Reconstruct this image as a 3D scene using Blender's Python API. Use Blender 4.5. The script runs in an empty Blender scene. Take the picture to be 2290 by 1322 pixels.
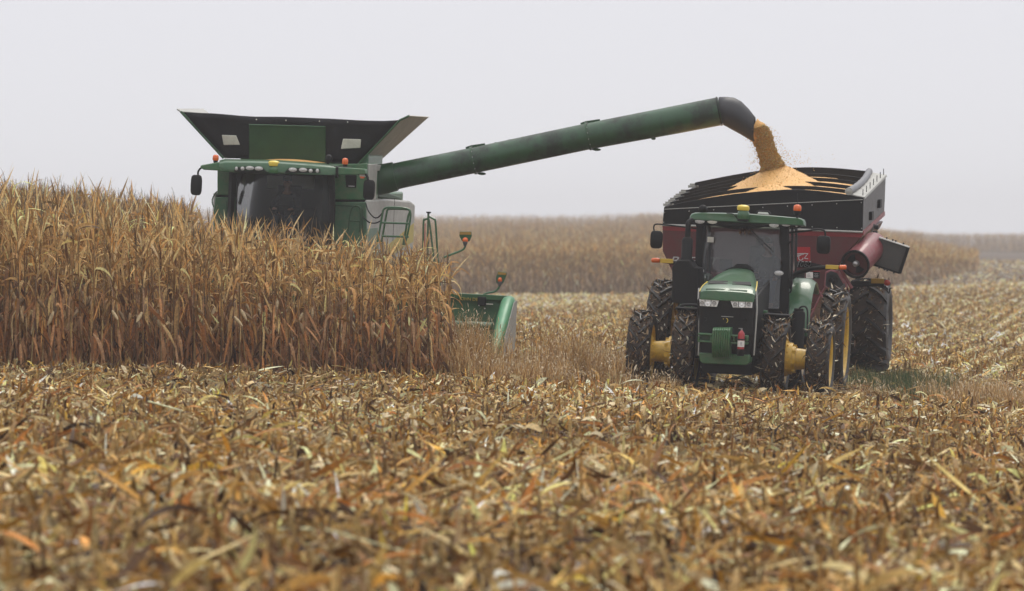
import bpy, math, random
import numpy as np
from mathutils import Matrix, Vector
R = math.radians
rng = np.random.default_rng(7)
random.seed(7)
S = bpy.context.scene
COL = S.collection

# ------------------------------------------------------------------ camera
F = 12000.0                 # focal length in pixels of the 2290 px wide photograph
HC = 2.78                   # eye height over the ground at the tractor
PITCH = math.atan(109.0 / F)
cam_d = bpy.data.cameras.new('camera'); cam = bpy.data.objects.new('camera', cam_d); COL.objects.link(cam)
cam_d.sensor_width = 36.0; cam_d.lens = 36.0 * F / 2290.0
cam_d.clip_start = 0.5; cam_d.clip_end = 5000.0
cam.location = (0, 0, HC); cam.rotation_euler = (math.pi / 2 - PITCH, 0, 0)
cam_d.dof.use_dof = True; cam_d.dof.focus_distance = 100.0; cam_d.dof.aperture_fstop = 2.4
S.camera = cam
# ------------------------------------------------------------------ sky and light
SUN_EL, SUN_AZ = R(55), R(200)
W = bpy.data.worlds.new('World'); S.world = W; W.use_nodes = True
nt = W.node_tree; nt.nodes.clear()
def N(t, **k):
    n = nt.nodes.new(t)
    for a, b in k.items(): setattr(n, a, b)
    return n
L_ = lambda a, b: nt.links.new(a, b)
sky = N('ShaderNodeTexSky', sky_type='NISHITA', sun_disc=False, sun_elevation=SUN_EL, sun_rotation=SUN_AZ)
hs = N('ShaderNodeHueSaturation'); hs.inputs['Saturation'].default_value = 0.12
L_(sky.outputs[0], hs.inputs['Color'])
tc = N('ShaderNodeTexCoord'); sp = N('ShaderNodeSeparateXYZ'); L_(tc.outputs['Generated'], sp.inputs[0])
rp = N('ShaderNodeValToRGB'); rp.color_ramp.interpolation = 'EASE'     # overcast: the zenith is brighter than the horizon
e = rp.color_ramp.elements
e[0].position = 0.0; e[0].color = (.84, .84, .875, 1)
e[1].position = 1.0; e[1].color = (1.85, 1.85, 1.9, 1)
m0 = e.new(.06); m0.color = (.83, .83, .88, 1)
m1 = e.new(.45); m1.color = (.93, .93, .96, 1)
L_(sp.outputs[2], rp.inputs[0])
sc = N('ShaderNodeMix', data_type='RGBA', blend_type='MULTIPLY'); sc.inputs['Factor'].default_value = 1
sc.inputs['B'].default_value = (10, 10, 10, 1); L_(rp.outputs[0], sc.inputs['A'])
mx = N('ShaderNodeMix', data_type='RGBA'); mx.inputs['Factor'].default_value = 0.95   # thick cloud in front of the clear sky
L_(hs.outputs[0], mx.inputs['A']); L_(sc.outputs['Result'], mx.inputs['B'])
bg = N('ShaderNodeBackground'); bg.inputs['Strength'].default_value = 0.1
L_(mx.outputs['Result'], bg.inputs['Color'])
wo = N('ShaderNodeOutputWorld'); L_(bg.outputs[0], wo.inputs[0])
sd = bpy.data.lights.new('sun', 'SUN'); sd.energy = 1.2; sd.angle = R(24); sd.color = (1, .94, .84)
sun = bpy.data.objects.new('sun', sd); COL.objects.link(sun)
sun.rotation_euler = (R(90) - SUN_EL, 0, math.pi - SUN_AZ + math.pi)
S.view_settings.view_transform = 'Standard'; S.view_settings.look = 'None'
S.view_settings.exposure = 0.0; S.view_settings.gamma = 1.0
S.cycles.max_bounces = 8; S.cycles.diffuse_bounces = 3; S.cycles.glossy_bounces = 3
S.cycles.transparent_max_bounces = 12; S.cycles.volume_bounces = 1
try:
    S.cycles.use_denoising = True; S.cycles.denoiser = 'OPENIMAGEDENOISE'
except Exception: pass

# ------------------------------------------------------------------ helpers: objects and labels
def tag(o, label=None, cat=None, group=None, kind=None):
    if label: o['label'] = label
    if cat: o['category'] = cat
    if group: o['group'] = group
    if kind: o['kind'] = kind
    return o
def empty(name, parent=None, loc=None):
    o = bpy.data.objects.new(name, None); COL.objects.link(o); o.empty_display_size = .2
    if parent: o.parent = parent
    if loc is not None: o.location = loc
    return o
# ------------------------------------------------------------------ materials
def mat(name, col, rough=.5, metal=0., dust=None, dust_amt=0., scale=3., coat=0., spec=.5, bump=0., var=.12, trans=0., dr=(.42, .72)):
    m = bpy.data.materials.new(name); m.use_nodes = True
    t = m.node_tree; b = t.nodes['Principled BSDF']
    g = t.nodes.new('ShaderNodeTexCoord'); n = t.nodes.new('ShaderNodeTexNoise')
    n.inputs['Scale'].default_value = scale; n.inputs['Detail'].default_value = 8; n.inputs['Roughness'].default_value = .65
    t.links.new(g.outputs['Object'], n.inputs['Vector'])
    r = t.nodes.new('ShaderNodeValToRGB'); c = np.array(col)
    r.color_ramp.elements[0].position = .3; r.color_ramp.elements[1].position = .7
    r.color_ramp.elements[0].color = (*(c * (1 - var)), 1); r.color_ramp.elements[1].color = (*np.minimum(c * (1 + var), 1), 1)
    t.links.new(n.outputs[0], r.inputs[0]); out = r.outputs[0]
    if dust is not None:
        n2 = t.nodes.new('ShaderNodeTexNoise'); n2.inputs['Scale'].default_value = scale * 2.7; n2.inputs['Detail'].default_value = 10
        n2.inputs['Roughness'].default_value = .75
        t.links.new(g.outputs['Object'], n2.inputs['Vector'])
        mr = t.nodes.new('ShaderNodeMapRange'); mr.inputs[1].default_value = dr[0]; mr.inputs[2].default_value = dr[1]; mr.inputs[4].default_value = dust_amt
        t.links.new(n2.outputs[0], mr.inputs[0])
        mi = t.nodes.new('ShaderNodeMix'); mi.data_type = 'RGBA'; t.links.new(mr.outputs[0], mi.inputs['Factor'])
        t.links.new(out, mi.inputs['A']); mi.inputs['B'].default_value = (*dust, 1); out = mi.outputs['Result']
        ma = t.nodes.new('ShaderNodeMath'); ma.operation = 'MULTIPLY_ADD'; t.links.new(mr.outputs[0], ma.inputs[0]); ma.inputs[1].default_value = .4; ma.inputs[2].default_value = rough
        t.links.new(ma.outputs[0], b.inputs['Roughness'])
    t.links.new(out, b.inputs['Base Color'])
    if dust is None: b.inputs['Roughness'].default_value = rough
    b.inputs['Metallic'].default_value = metal; b.inputs['Coat Weight'].default_value = coat
    b.inputs['Specular IOR Level'].default_value = spec
    if trans: b.inputs['Transmission Weight'].default_value = trans
    if bump:
        bn = t.nodes.new('ShaderNodeBump'); bn.inputs['Strength'].default_value = bump; bn.inputs['Distance'].default_value = .02
        t.links.new(n.outputs[0], bn.inputs['Height']); t.links.new(bn.outputs[0], b.inputs['Normal'])
    return m
def veg_mat(name, rough=.6, transl=.25, spec=.25, nscale=25.):
    m = bpy.data.materials.new(name); m.use_nodes = True
    t = m.node_tree; b = t.nodes['Principled BSDF']; o = t.nodes['Material Output']
    a = t.nodes.new('ShaderNodeAttribute'); a.attribute_name = 'Col'
    n = t.nodes.new('ShaderNodeTexNoise'); n.inputs['Scale'].default_value = nscale; n.inputs['Detail'].default_value = 3
    g = t.nodes.new('ShaderNodeTexCoord'); t.links.new(g.outputs['Object'], n.inputs['Vector'])
    mr = t.nodes.new('ShaderNodeMapRange'); mr.inputs[1].default_value = .3; mr.inputs[2].default_value = .7; mr.inputs[3].default_value = .65; mr.inputs[4].default_value = 1.25
    t.links.new(n.outputs[0], mr.inputs[0])
    mi = t.nodes.new('ShaderNodeMix'); mi.data_type = 'RGBA'; mi.blend_type = 'MULTIPLY'; mi.inputs['Factor'].default_value = 1
    t.links.new(a.outputs['Color'], mi.inputs['A']); t.links.new(mr.outputs[0], mi.inputs['B'])
    t.links.new(mi.outputs['Result'], b.inputs['Base Color']); b.inputs['Roughness'].default_value = rough
    b.inputs['Specular IOR Level'].default_value = spec
    if transl:
        tr = t.nodes.new('ShaderNodeBsdfTranslucent'); t.links.new(mi.outputs['Result'], tr.inputs[0])
        ms = t.nodes.new('ShaderNodeMixShader'); ms.inputs[0].default_value = transl
        t.links.new(b.outputs[0], ms.inputs[1]); t.links.new(tr.outputs[0], ms.inputs[2]); t.links.new(ms.outputs[0], o.inputs[0])
    return m
def glass_mat(name, tint, film, refl=1.0):
    m = bpy.data.materials.new(name); m.use_nodes = True; t = m.node_tree; t.nodes.clear()
    o = t.nodes.new('ShaderNodeOutputMaterial'); tr = t.nodes.new('ShaderNodeBsdfTransparent'); tr.inputs[0].default_value = (*tint, 1)
    df = t.nodes.new('ShaderNodeBsdfDiffuse'); df.inputs[0].default_value = (.42, .45, .47, 1)
    gl = t.nodes.new('ShaderNodeBsdfGlossy'); gl.inputs['Roughness'].default_value = .08
    fr = t.nodes.new('ShaderNodeFresnel'); fr.inputs[0].default_value = 1.5
    n = t.nodes.new('ShaderNodeTexNoise'); n.inputs['Scale'].default_value = 2.2; n.inputs['Detail'].default_value = 6
    g = t.nodes.new('ShaderNodeTexCoord'); t.links.new(g.outputs['Object'], n.inputs['Vector'])
    mr = t.nodes.new('ShaderNodeMapRange'); mr.inputs[1].default_value = .3; mr.inputs[2].default_value = .75; mr.inputs[3].default_value = film * .6; mr.inputs[4].default_value = film * 1.4
    t.links.new(n.outputs[0], mr.inputs[0])
    m1 = t.nodes.new('ShaderNodeMixShader'); t.links.new(mr.outputs[0], m1.inputs[0]); t.links.new(tr.outputs[0], m1.inputs[1]); t.links.new(df.outputs[0], m1.inputs[2])
    m2 = t.nodes.new('ShaderNodeMixShader'); mu = t.nodes.new('ShaderNodeMath'); mu.operation = 'MULTIPLY'; mu.inputs[1].default_value = refl
    t.links.new(fr.outputs[0], mu.inputs[0]); t.links.new(mu.outputs[0], m2.inputs[0]); t.links.new(m1.outputs[0], m2.inputs[1]); t.links.new(gl.outputs[0], m2.inputs[2])
    t.links.new(m2.outputs[0], o.inputs[0]); return m
def lamp_mat(name, col, em=0.):
    m = mat(name, col, .15, spec=.6, var=.05); 
    return m
DUST = (.19, .15, .105)
M = dict(
    green=mat('green_paint', (.016, .09, .028), .32, dust=DUST, dust_amt=.22, coat=.35, scale=2.2),
    green2=mat('green_side_paint', (.02, .115, .036), .42, dust=DUST, dust_amt=.4, coat=.2, scale=2.5),
    dgreen=mat('dark_green_paint', (.010, .055, .016), .5, dust=(.04, .045, .03), dust_amt=.4),
    black=mat('black_plastic', (.004, .004, .0045), .55, dust=(.022, .02, .018), dust_amt=.2, spec=.22),
    blackm=mat('black_steel', (.004, .004, .0045), .55, dust=(.020, .018, .016), dust_amt=.35, scale=4, spec=.2),
    tarp=mat('black_tarp', (.007, .0065, .0085), .55, bump=.5, scale=1.5, dust=(.022, .02, .021), dust_amt=.25, spec=.3),
    rubber=mat('tyre_rubber', (.005, .005, .0055), .45, dust=(.035, .021, .012), dust_amt=.7, scale=6, bump=.35),
    grey=mat('grey_panel', (.36, .355, .325), .45, dust=(.2, .18, .14), dust_amt=.3),
    lgrey=mat('light_plastic', (.66, .64, .56), .35, dust=(.3, .26, .2), dust_amt=.4),
    red=mat('red_paint', (.085, .006, .009), .42, dust=(.06, .035, .026), dust_amt=.7, coat=.1, scale=2),
    red2=mat('dusty_red_paint', (.20, .03, .038), .4, dust=(.26, .17, .165), dust_amt=.7, coat=.2, scale=4),
    redb=mat('bright_red_paint', (.34, .012, .016), .35, coat=.3),
    redband=mat('red_stripe_paint', (.20, .006, .010), .4),
    yellow=mat('yellow_paint', (.66, .40, .02), .38, dust=(.14, .085, .03), dust_amt=.5, coat=.2, scale=5),
    domey=mat('yellow_plastic', (.70, .52, .06), .35, var=.05),
    amber=mat('amber_lens', (.65, .11, .008), .2, spec=.6, var=.1),
    reflect=mat('yellow_reflector', (.55, .36, .03), .4, var=.15),
    redlens=mat('red_lens', (.33, .03, .015), .25),
    chrome=mat('lamp_glass', (.80, .80, .80), .15, metal=.0, var=.25, scale=30, coat=.6),
    lamp=mat('work_lamp_glass', (.5, .49, .47), .2, var=.4, scale=40, coat=.5),
    mud=mat('tread_mud', (.042, .025, .0145), .8, scale=9, var=.6, bump=.6),
    steel=mat('steel', (.35, .34, .33), .4, metal=.7),
    white=mat('white_paint', (.72, .70, .66), .4, dust=(.4, .36, .3), dust_amt=.3),
    silver=mat('silver_decal', (.42, .41, .41), .4),
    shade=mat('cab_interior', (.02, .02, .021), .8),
    seat=mat('seat_fabric', (.022, .022, .024), .9),
    skin=mat('skin', (.36, .19, .13), .55, var=.1), jeans=mat('blue_denim', (.045, .075, .13), .85, scale=20),
    jacket=mat('dark_jacket', (.025, .027, .032), .85, scale=10), hair=mat('dark_hair', (.03, .02, .012), .8), cap_=mat('cap_fabric', (.03, .05, .03), .8),
    glass=glass_mat('tractor_glass', (.52, .56, .57), .10, 1.5), glass_c=glass_mat('cab_glass', (.62, .64, .6), .018, .25),
    side_glass=glass_mat('side_glass', (.8, .84, .86), .32, 1.6),
)
# ------------------------------------------------------------------ mesh builder
class MB:
    def __init__(s): s.v = []; s.f = []
    def add(s, vs, fs):
        o = len(s.v); s.v += [tuple(p) for p in vs]; s.f += [tuple(i + o for i in f) for f in fs]; return s
    def box(s, c, sz, M3=None, taper=(1, 1)):
        vs = []
        for z in (-.5, .5):
            k = taper if z > 0 else (1, 1)
            for x, y in ((-.5, -.5), (.5, -.5), (.5, .5), (-.5, .5)):
                p = Vector((x * sz[0] * k[0], y * sz[1] * k[1], z * sz[2]))
                if M3: p = M3 @ p
                vs.append(p + Vector(c))
        return s.add(vs, [(3, 2, 1, 0), (4, 5, 6, 7), (0, 1, 5, 4), (1, 2, 6, 5), (2, 3, 7, 6), (3, 0, 4, 7)])
    def loft(s, secs, cap=True, close=True):
        n = len(secs[0]); vs = [p for q in secs for p in q]; fs = []
        for i in range(len(secs) - 1):
            for j in range(n if close else n - 1):
                k = (j + 1) % n; fs.append((i * n + j, i * n + k, (i + 1) * n + k, (i + 1) * n + j))
        if cap: fs += [tuple(range(n - 1, -1, -1)), tuple(range((len(secs) - 1) * n, len(secs) * n))]
        return s.add(vs, fs)
    def prism(s, pts, off):                    # pts: 3d polygon, off: extrusion vector
        off = Vector(off); return s.loft([[Vector(p) for p in pts], [Vector(p) + off for p in pts]])
    def tube(s, path, r, n=8, cap=True):
        path = [Vector(p) for p in path]; rs = r if isinstance(r, (list, tuple)) else [r] * len(path); secs = []; ref = None
        for i, p in enumerate(path):
            d = (path[min(i + 1, len(path) - 1)] - path[max(i - 1, 0)]).normalized()
            if ref is None:
                ref = Vector((0, 0, 1)) if abs(d.z) < .9 else Vector((1, 0, 0))
            a = d.cross(ref).normalized(); b = a.cross(d).normalized(); ref = b
            secs.append([p + (a * math.cos(2 * math.pi * k / n) + b * math.sin(2 * math.pi * k / n)) * rs[i] for k in range(n)])
        return s.loft(secs, cap)
    def lathe(s, prof, n=32, o=(0, 0, 0), axis='x', cap=False):
        secs = []
        for (a, r) in prof:
            q = []
            for k in range(n):
                c, d = math.cos(2 * math.pi * k / n) * r, math.sin(2 * math.pi * k / n) * r
                p = {'x': (a, c, d), 'y': (c, a, d), 'z': (c, d, a)}[axis]
                q.append((p[0] + o[0], p[1] + o[1], p[2] + o[2]))
            secs.append(q)
        return s.loft(secs, cap)
    def ell(s, c, r, n=12, m=8):
        return s.lathe([(math.sin(-math.pi / 2 + math.pi * i / m) * 1.0, max(math.cos(-math.pi / 2 + math.pi * i / m), .001)) for i in range(m + 1)], n, axis='z')._scale_last(c, r, n * (m + 1))
    def _scale_last(s, c, r, k):
        for i in range(len(s.v) - k, len(s.v)):
            p = s.v[i]; s.v[i] = (p[0] * r[0] + c[0], p[1] * r[1] + c[1], p[2] * r[2] + c[2])
        return s
    def build(s, name, m, parent=None, bevel=0., smooth=40, seg=2):
        me = bpy.data.meshes.new(name); me.from_pydata(s.v, [], s.f); me.update()
        me.materials.append(m)
        if smooth:
            me.polygons.foreach_set('use_smooth', [True] * len(me.polygons)); me.set_sharp_from_angle(angle=R(smooth))
        o = bpy.data.objects.new(name, me); COL.objects.link(o)
        if parent: o.parent = parent
        if bevel:
            b = o.modifiers.new('bevel', 'BEVEL'); b.width = bevel; b.segments = seg; b.limit_method = 'ANGLE'; b.angle_limit = R(40)
            b.harden_normals = False
        return o
def smooth_path(pts, n=6):
    P = [Vector(p) for p in pts]; out = []
    for i in range(len(P) - 1):
        a, b, c, d = P[max(i - 1, 0)], P[i], P[i + 1], P[min(i + 2, len(P) - 1)]
        for k in range(n):
            t = k / n
            out.append(.5 * ((2 * b) + (c - a) * t + (2 * a - 5 * b + 4 * c - d) * t * t + (3 * b - a - 3 * c + d) * t ** 3))
    return out + [P[-1]]
# ------------------------------------------------------------------ terrain
def sm(x, a, b):
    t = np.clip((np.asarray(x, float) - a) / (b - a), 0, 1); return t * t * (3 - 2 * t)
def gz(x, y):
    x = np.asarray(x, float); y = np.asarray(y, float)
    near = -.05 * (np.clip(x, -16, 16) - 4.3) * (1 - sm(y, 125, 230))
    rise = np.interp(y, [-50, 98, 118, 240, 340, 480, 1600], [0, 0, .26, .0, -.33, -.33, -.33]) + .035 * np.clip(x - 11, 0, 34) * sm(y, 190, 340)
    u = np.clip(x / np.maximum(y, 1) * 450, -60, 60); hill = .0095 * np.clip(y - 345, 0, 620) * (1 - .8 * sm(u, 12, 38) + .012 * np.clip(-u - 8, 0, 30))
    bump = .03 * np.sin(x * 1.3 + y * .31) * np.sin(y * .23 + .7) * (1 - sm(y, 90, 98)) * 1.5
    return near + rise + hill + bump
# ------------------------------------------------------------------ vehicles are modelled in their own frame: x = image right, y = towards the rear, z = up
class Veh:
    def __init__(s, name, loc, yaw, roll, pitch):
        s.root = empty(name)
        s.M = Matrix.Translation(loc) @ Matrix.Rotation(R(yaw), 4, 'Z') @ Matrix.Rotation(R(pitch), 4, 'X') @ Matrix.Rotation(R(roll), 4, 'Y')
        s.root.matrix_world = s.M; s.I = s.M.inverted(); s.yaw = yaw
    def at(s, px, py, y):                     # measured point of the photograph at depth y of the vehicle -> its own frame, in metres
        d = Vector((0, math.cos(PITCH), -math.sin(PITCH))) + Vector((1, 0, 0)) * ((px - 1145) / F) + Vector((0, math.sin(PITCH), math.cos(PITCH))) * ((661 - py) / F)
        o = s.I @ Vector((0, 0, HC)); d = s.I.to_3x3() @ d
        return o + d * ((y - o.y) / d.y)
    def sc(s, y): return F / (s.M @ Vector((0, y, 0))).y
    def rect(s, mb, x0, y0, x1, y1, ya, yb):  # box whose front face covers the measured rectangle
        c = s.at((x0 + x1) / 2, (y0 + y1) / 2, ya); k = s.sc(ya)
        return mb.box((c.x, (ya + yb) / 2, c.z), ((x1 - x0) / k, yb - ya, (y1 - y0) / k))
    def poly(s, mb, pts, ya, yb):
        return mb.prism([s.at(a, b, ya) for a, b in pts][::-1], (0, yb - ya, 0))
    def path(s, pts): return [s.at(*p) for p in pts]
def text_mesh(body, size, shear=0., ext=.004, name='lettering'):
    c = bpy.data.curves.new('t', 'FONT'); c.body = body; c.size = size; c.shear = shear; c.extrude = ext; c.align_x = 'LEFT'
    o = bpy.data.objects.new('t', c); COL.objects.link(o); bpy.context.view_layer.update()
    me = bpy.data.meshes.new_from_object(o.evaluated_get(bpy.context.evaluated_depsgraph_get()))
    bpy.data.objects.remove(o); me.name = name; return me
def lettering(body, size, m, parent, loc, shear=0., ext=.004):
    me = text_mesh(body, size, shear, ext); me.materials.clear(); me.materials.append(m)
    o = bpy.data.objects.new('lettering', me); COL.objects.link(o); o.parent = parent
    o.location = loc; o.rotation_euler = (math.pi / 2, 0, 0); return o
M.update(side=mat('dark_side_panel', (.085, .085, .088), .45, dust=(.12, .105, .085), dust_amt=.4),
    grey2=mat('dusty_grey_steel', (.37, .365, .335), .5, dust=(.16, .14, .11), dust_amt=.35), grey3=mat('dark_grey_plate', (.07, .07, .072), .5, dust=(.1, .08, .06), dust_amt=.4),
    greyt=mat('grey_tarp_roll', (.15, .15, .16), .5, scale=9, bump=.3), hood=mat('worn_steel_hood', (.045, .043, .04), .6, dust=(.09, .075, .06), dust_amt=.6, scale=4),
    dgreen2=mat('tank_panel_green', (.013, .055, .014), .6, var=.2), dgreen3=mat('header_green', (.012, .085, .022), .45, dust=(.06, .06, .04), dust_amt=.4), green3=mat('dusty_body_green', (.035, .12, .055), .45, dust=DUST, dust_amt=.35),
    pgreen=mat('divider_green', (.04, .22, .09), .38, dust=(.2, .22, .15), dust_amt=.35), auger=mat('auger_paint', (.012, .062, .02), .35, dust=(.010, .011, .010), dust_amt=.8, coat=.15, scale=.55, dr=(.46, .6)), spout=mat('rubber_spout', (.020, .020, .024), .5, bump=.2),
    pale=mat('rear_window_pale', (.22, .25, .19), .5), domey2=mat('yellow_decal', (.42, .33, .06), .5), reflect2=mat('amber_reflector', (.30, .17, .015), .4))
# ------------------------------------------------------------------ wheels
def tyre_mb(Ro, w, Rr, nl, lug, vdir):
    """agricultural tyre: carcass lathe plus curved lugs that run from the crown to the shoulder"""
    mb = MB(); h = Ro - lug; sw = w * .5
    prof = [(-sw * .78, Rr), (-sw * .98, Rr + (h - Rr) * .35), (-sw, Rr + (h - Rr) * .6), (-sw * .93, h - .05), (-sw * .8, h - .012), (-sw * .4, h), (sw * .4, h), (sw * .8, h - .012),
            (sw * .93, h - .05), (sw, Rr + (h - Rr) * .6), (sw * .98, Rr + (h - Rr) * .35), (sw * .78, Rr)]
    mb.lathe(prof, 48)
    pit = 2 * math.pi / nl
    for s in (-1, 1):
        for k in range(nl):
            a0 = k * pit + (pit / 2 if s > 0 else 0); secs = []
            for i in range(7):
                t = i / 6; x = s * sw * (-.06 + 1.0 * t)
                a = a0 + vdir * pit * .95 * (t ** 1.25)
                hw = (.030 + .014 * t) * (.8 / Ro) ** .3
                top = Ro - (.004 + .055 * max(0, t - .72) / .28); bot = h - .03 - .07 * max(0, t - .75) / .25
                q = []
                for (rr, ww) in ((bot, 1.5), (top, .9), (top, -.9), (bot, -1.5)):
                    b = a + hw * ww; q.append((x, math.cos(b) * rr, math.sin(b) * rr))
                secs.append(q)
            mb.loft(secs)
    return mb
def rim_mb(Rr, w, dish):
    mb = MB(); b = w * .40
    mb.lathe([(-b, Rr + .03), (-b - .012, Rr + .03), (-b + .01, Rr - .02), (-b * .6, Rr - .045), (b * .6, Rr - .045), (b - .01, Rr - .02), (b + .012, Rr + .03), (b, Rr + .03)], 40)
    mb.lathe([(dish - .01, Rr - .04), (dish - .02, Rr * .78), (dish + .05, Rr * .55), (dish + .05, .02), (dish + .07, .02), (dish + .07, Rr * .56), (dish, Rr * .8), (dish + .01, Rr - .04)], 40)
    for k in range(10):
        a = k * math.pi / 5; mb.lathe([(dish - .02, .0), (dish - .02, .02), (dish + .1, .02), (dish + .1, .0)], 6, (0, math.cos(a) * Rr * .42, math.sin(a) * Rr * .42))
    return mb
_wm = {}
def wheel(parent, x, y, z, spec, dish, spin=0., hub=None):
    Ro, w, Rr, nl, lug, vdir, rimm = spec
    if spec not in _wm:
        me = tyre_mb(Ro, w, Rr, nl, lug, vdir).build('tyre', M['rubber'], None, smooth=38).data; me.materials.append(M['mud'])
        for i in range(4 * 48, 7 * 48): me.polygons[i].material_index = 1      # soil packed between the lugs
        _wm[spec] = me
    e = empty('wheel', parent, (x, y, z)); me = _wm[spec]
    t = [o for o in COL.objects if o.data == me]
    if len(t) == 1 and t[0].parent is None: o = t[0]
    else: o = bpy.data.objects.new('tyre', me); COL.objects.link(o)
    o.parent = e; o.rotation_euler = (spin, 0, 0)
    rim_mb(Rr, w, dish).build('rim', rimm, e)
    # straw and mud caught between the lugs, visible on every tyre of the photograph
    n = 760; a = rng.uniform(0, 6.283, n); xx = rng.uniform(-.48, .48, n) * w; rr = Ro - lug * rng.uniform(-.05, .95, n) - np.where(abs(xx) > .4 * w, .05, 0)
    P = np.stack([xx, np.cos(a) * rr, np.sin(a) * rr], 1)
    vs = strips(P, rng.uniform(0, 6.28, n), rng.uniform(-1.2, 1.2, n), rng.uniform(.03, .17, n) * rng.choice([.5, 1, 1.3], n), rng.uniform(.010, .045, n), rng.uniform(-1, 1, n), rng.uniform(-1, 1, n), 2, pal_pick([(.34, .23, .12, 3), (.66, .56, .4, 2.2), (.08, .045, .025, 4), (.16, .085, .04, 3)], n, .3))
    d = Veg(); d.addq(*vs); ob = d.build('mud_and_straw', M_straw, e); ob['kind'] = 'stuff'
    return e
# ------------------------------------------------------------------ vegetation arrays
class Veg:
    def __init__(s): s.v = []; s.q = []; s.c = []; s.n = 0
    def addq(s, v, q, c):
        s.v.append(v.astype(np.float32)); s.q.append(q + s.n); s.c.append(c.astype(np.float32)); s.n += len(v); return s
    def mesh(s, name, m):
        v = np.concatenate(s.v); q = np.concatenate(s.q).astype(np.int32); c = np.concatenate(s.c)
        me = bpy.data.meshes.new(name); me.vertices.add(len(v)); me.vertices.foreach_set('co', v.ravel())
        me.loops.add(q.size); me.loops.foreach_set('vertex_index', q.ravel())
        me.polygons.add(len(q)); me.polygons.foreach_set('loop_start', np.arange(0, q.size, 4, dtype=np.int32))
        me.polygons.foreach_set('use_smooth', np.ones(len(q), bool))
        a = me.attributes.new('Col', 'BYTE_COLOR', 'POINT')
        a.data.foreach_set('color', np.concatenate([c, np.ones((len(c), 1), np.float32)], 1).ravel())
        me.update(calc_edges=True); me.materials.append(m); return me
    def build(s, name, m, parent=None):
        o = bpy.data.objects.new(name, s.mesh(name, m)); COL.objects.link(o)
        if parent: o.parent = parent
        return o
WP = {2: [.75, 1., .15], 3: [.6, 1., .8, .08], 4: [.55, 1., .95, .6, .06], 5: [.5, .95, 1., .85, .5, .05], 6: [.5, .9, 1., .95, .75, .45, .04]}
def strips(P, az, e0, L, Wd, droop, twist, K, col, power=1.4, curl=None, tw0=None, wp=None, minpitch=-1.5):
    N_ = len(P); t = np.linspace(0, 1, K + 1)[None, :]
    pit = np.maximum(e0[:, None] - droop[:, None] * t ** power, minpitch)
    azk = az[:, None] + (0 if curl is None else curl[:, None] * t)
    d = np.stack([np.cos(pit) * np.cos(azk), np.cos(pit) * np.sin(azk), np.sin(pit)], -1)
    st = d * (L[:, None, None] / K); pos = P[:, None, :] + np.concatenate([np.zeros((N_, 1, 3)), np.cumsum(st[:, :-1], 1)], 1)
    s0 = np.stack([-np.sin(azk), np.cos(azk), np.zeros_like(azk)], -1); nn = np.cross(d, s0)
    tw = (0 if tw0 is None else tw0[:, None]) + twist[:, None] * t
    sd_ = s0 * np.cos(tw)[..., None] + nn * np.sin(tw)[..., None]
    w = Wd[:, None] * np.array(wp if wp else WP[K])[None, :] * .5
    v = np.stack([pos - sd_ * w[..., None], pos + sd_ * w[..., None]], 2).reshape(-1, 3)
    b = (np.arange(N_) * (K + 1) * 2)[:, None] + (np.arange(K) * 2)[None, :]
    q = np.stack([b, b + 1, b + 3, b + 2], -1).reshape(-1, 4)
    return v, q, np.repeat(col, (K + 1) * 2, 0)
def rods(P0, P1, r0, r1, n, col, capcol=None):
    N_ = len(P0); d = P1 - P0; d = d / np.linalg.norm(d, axis=1, keepdims=True)
    a = np.cross(d, np.array([0.3, 1, 0.05])); a /= np.linalg.norm(a, axis=1, keepdims=True); b = np.cross(d, a)
    k = np.arange(n) * 2 * np.pi / n; u = a[:, None] * np.cos(k)[None, :, None] + b[:, None] * np.sin(k)[None, :, None]
    rings = [P0[:, None] + u * np.reshape(r0, (-1, 1, 1)), P1[:, None] + u * np.reshape(r1, (-1, 1, 1))]
    v = np.stack(rings, 1).reshape(-1, 3); o = (np.arange(N_) * 2 * n)[:, None]; j = np.arange(n)[None, :]; j2 = (j + 1) % n
    q = np.stack([o + j, o + j2, o + n + j2, o + n + j], -1).reshape(-1, 4)
    c = np.repeat(col, 2 * n, 0)
    if capcol is not None:                     # pale cut end, its own vertices
        cv = rings[1][:, [0, n // 4, n // 2, (3 * n) // 4]].reshape(-1, 3) + d.repeat(4, 0) * .001
        cq = (np.arange(N_) * 4)[:, None] + np.arange(4)[None, :] + len(v)
        v = np.concatenate([v, cv]); q = np.concatenate([q, cq]); c = np.concatenate([c, np.repeat(capcol, 4, 0)])
    return v, q, c
def pal_pick(pal, n, jit=.25):
    cols = np.array([p[:3] for p in pal]); w = np.array([p[3] for p in pal]); w = w / w.sum()
    return np.clip(cols[rng.choice(len(pal), n, p=w)] * np.exp(rng.normal(0, jit, (n, 1))), .004, .8)
PAL_STRAW = [(.36, .25, .12, 4), (.55, .44, .27, 3), (.24, .135, .05, 3), (.12, .065, .03, 2), (.68, .58, .42, 1.5), (.38, .23, .06, 1.5)]
M_straw = veg_mat('straw', .6, .15)

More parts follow.
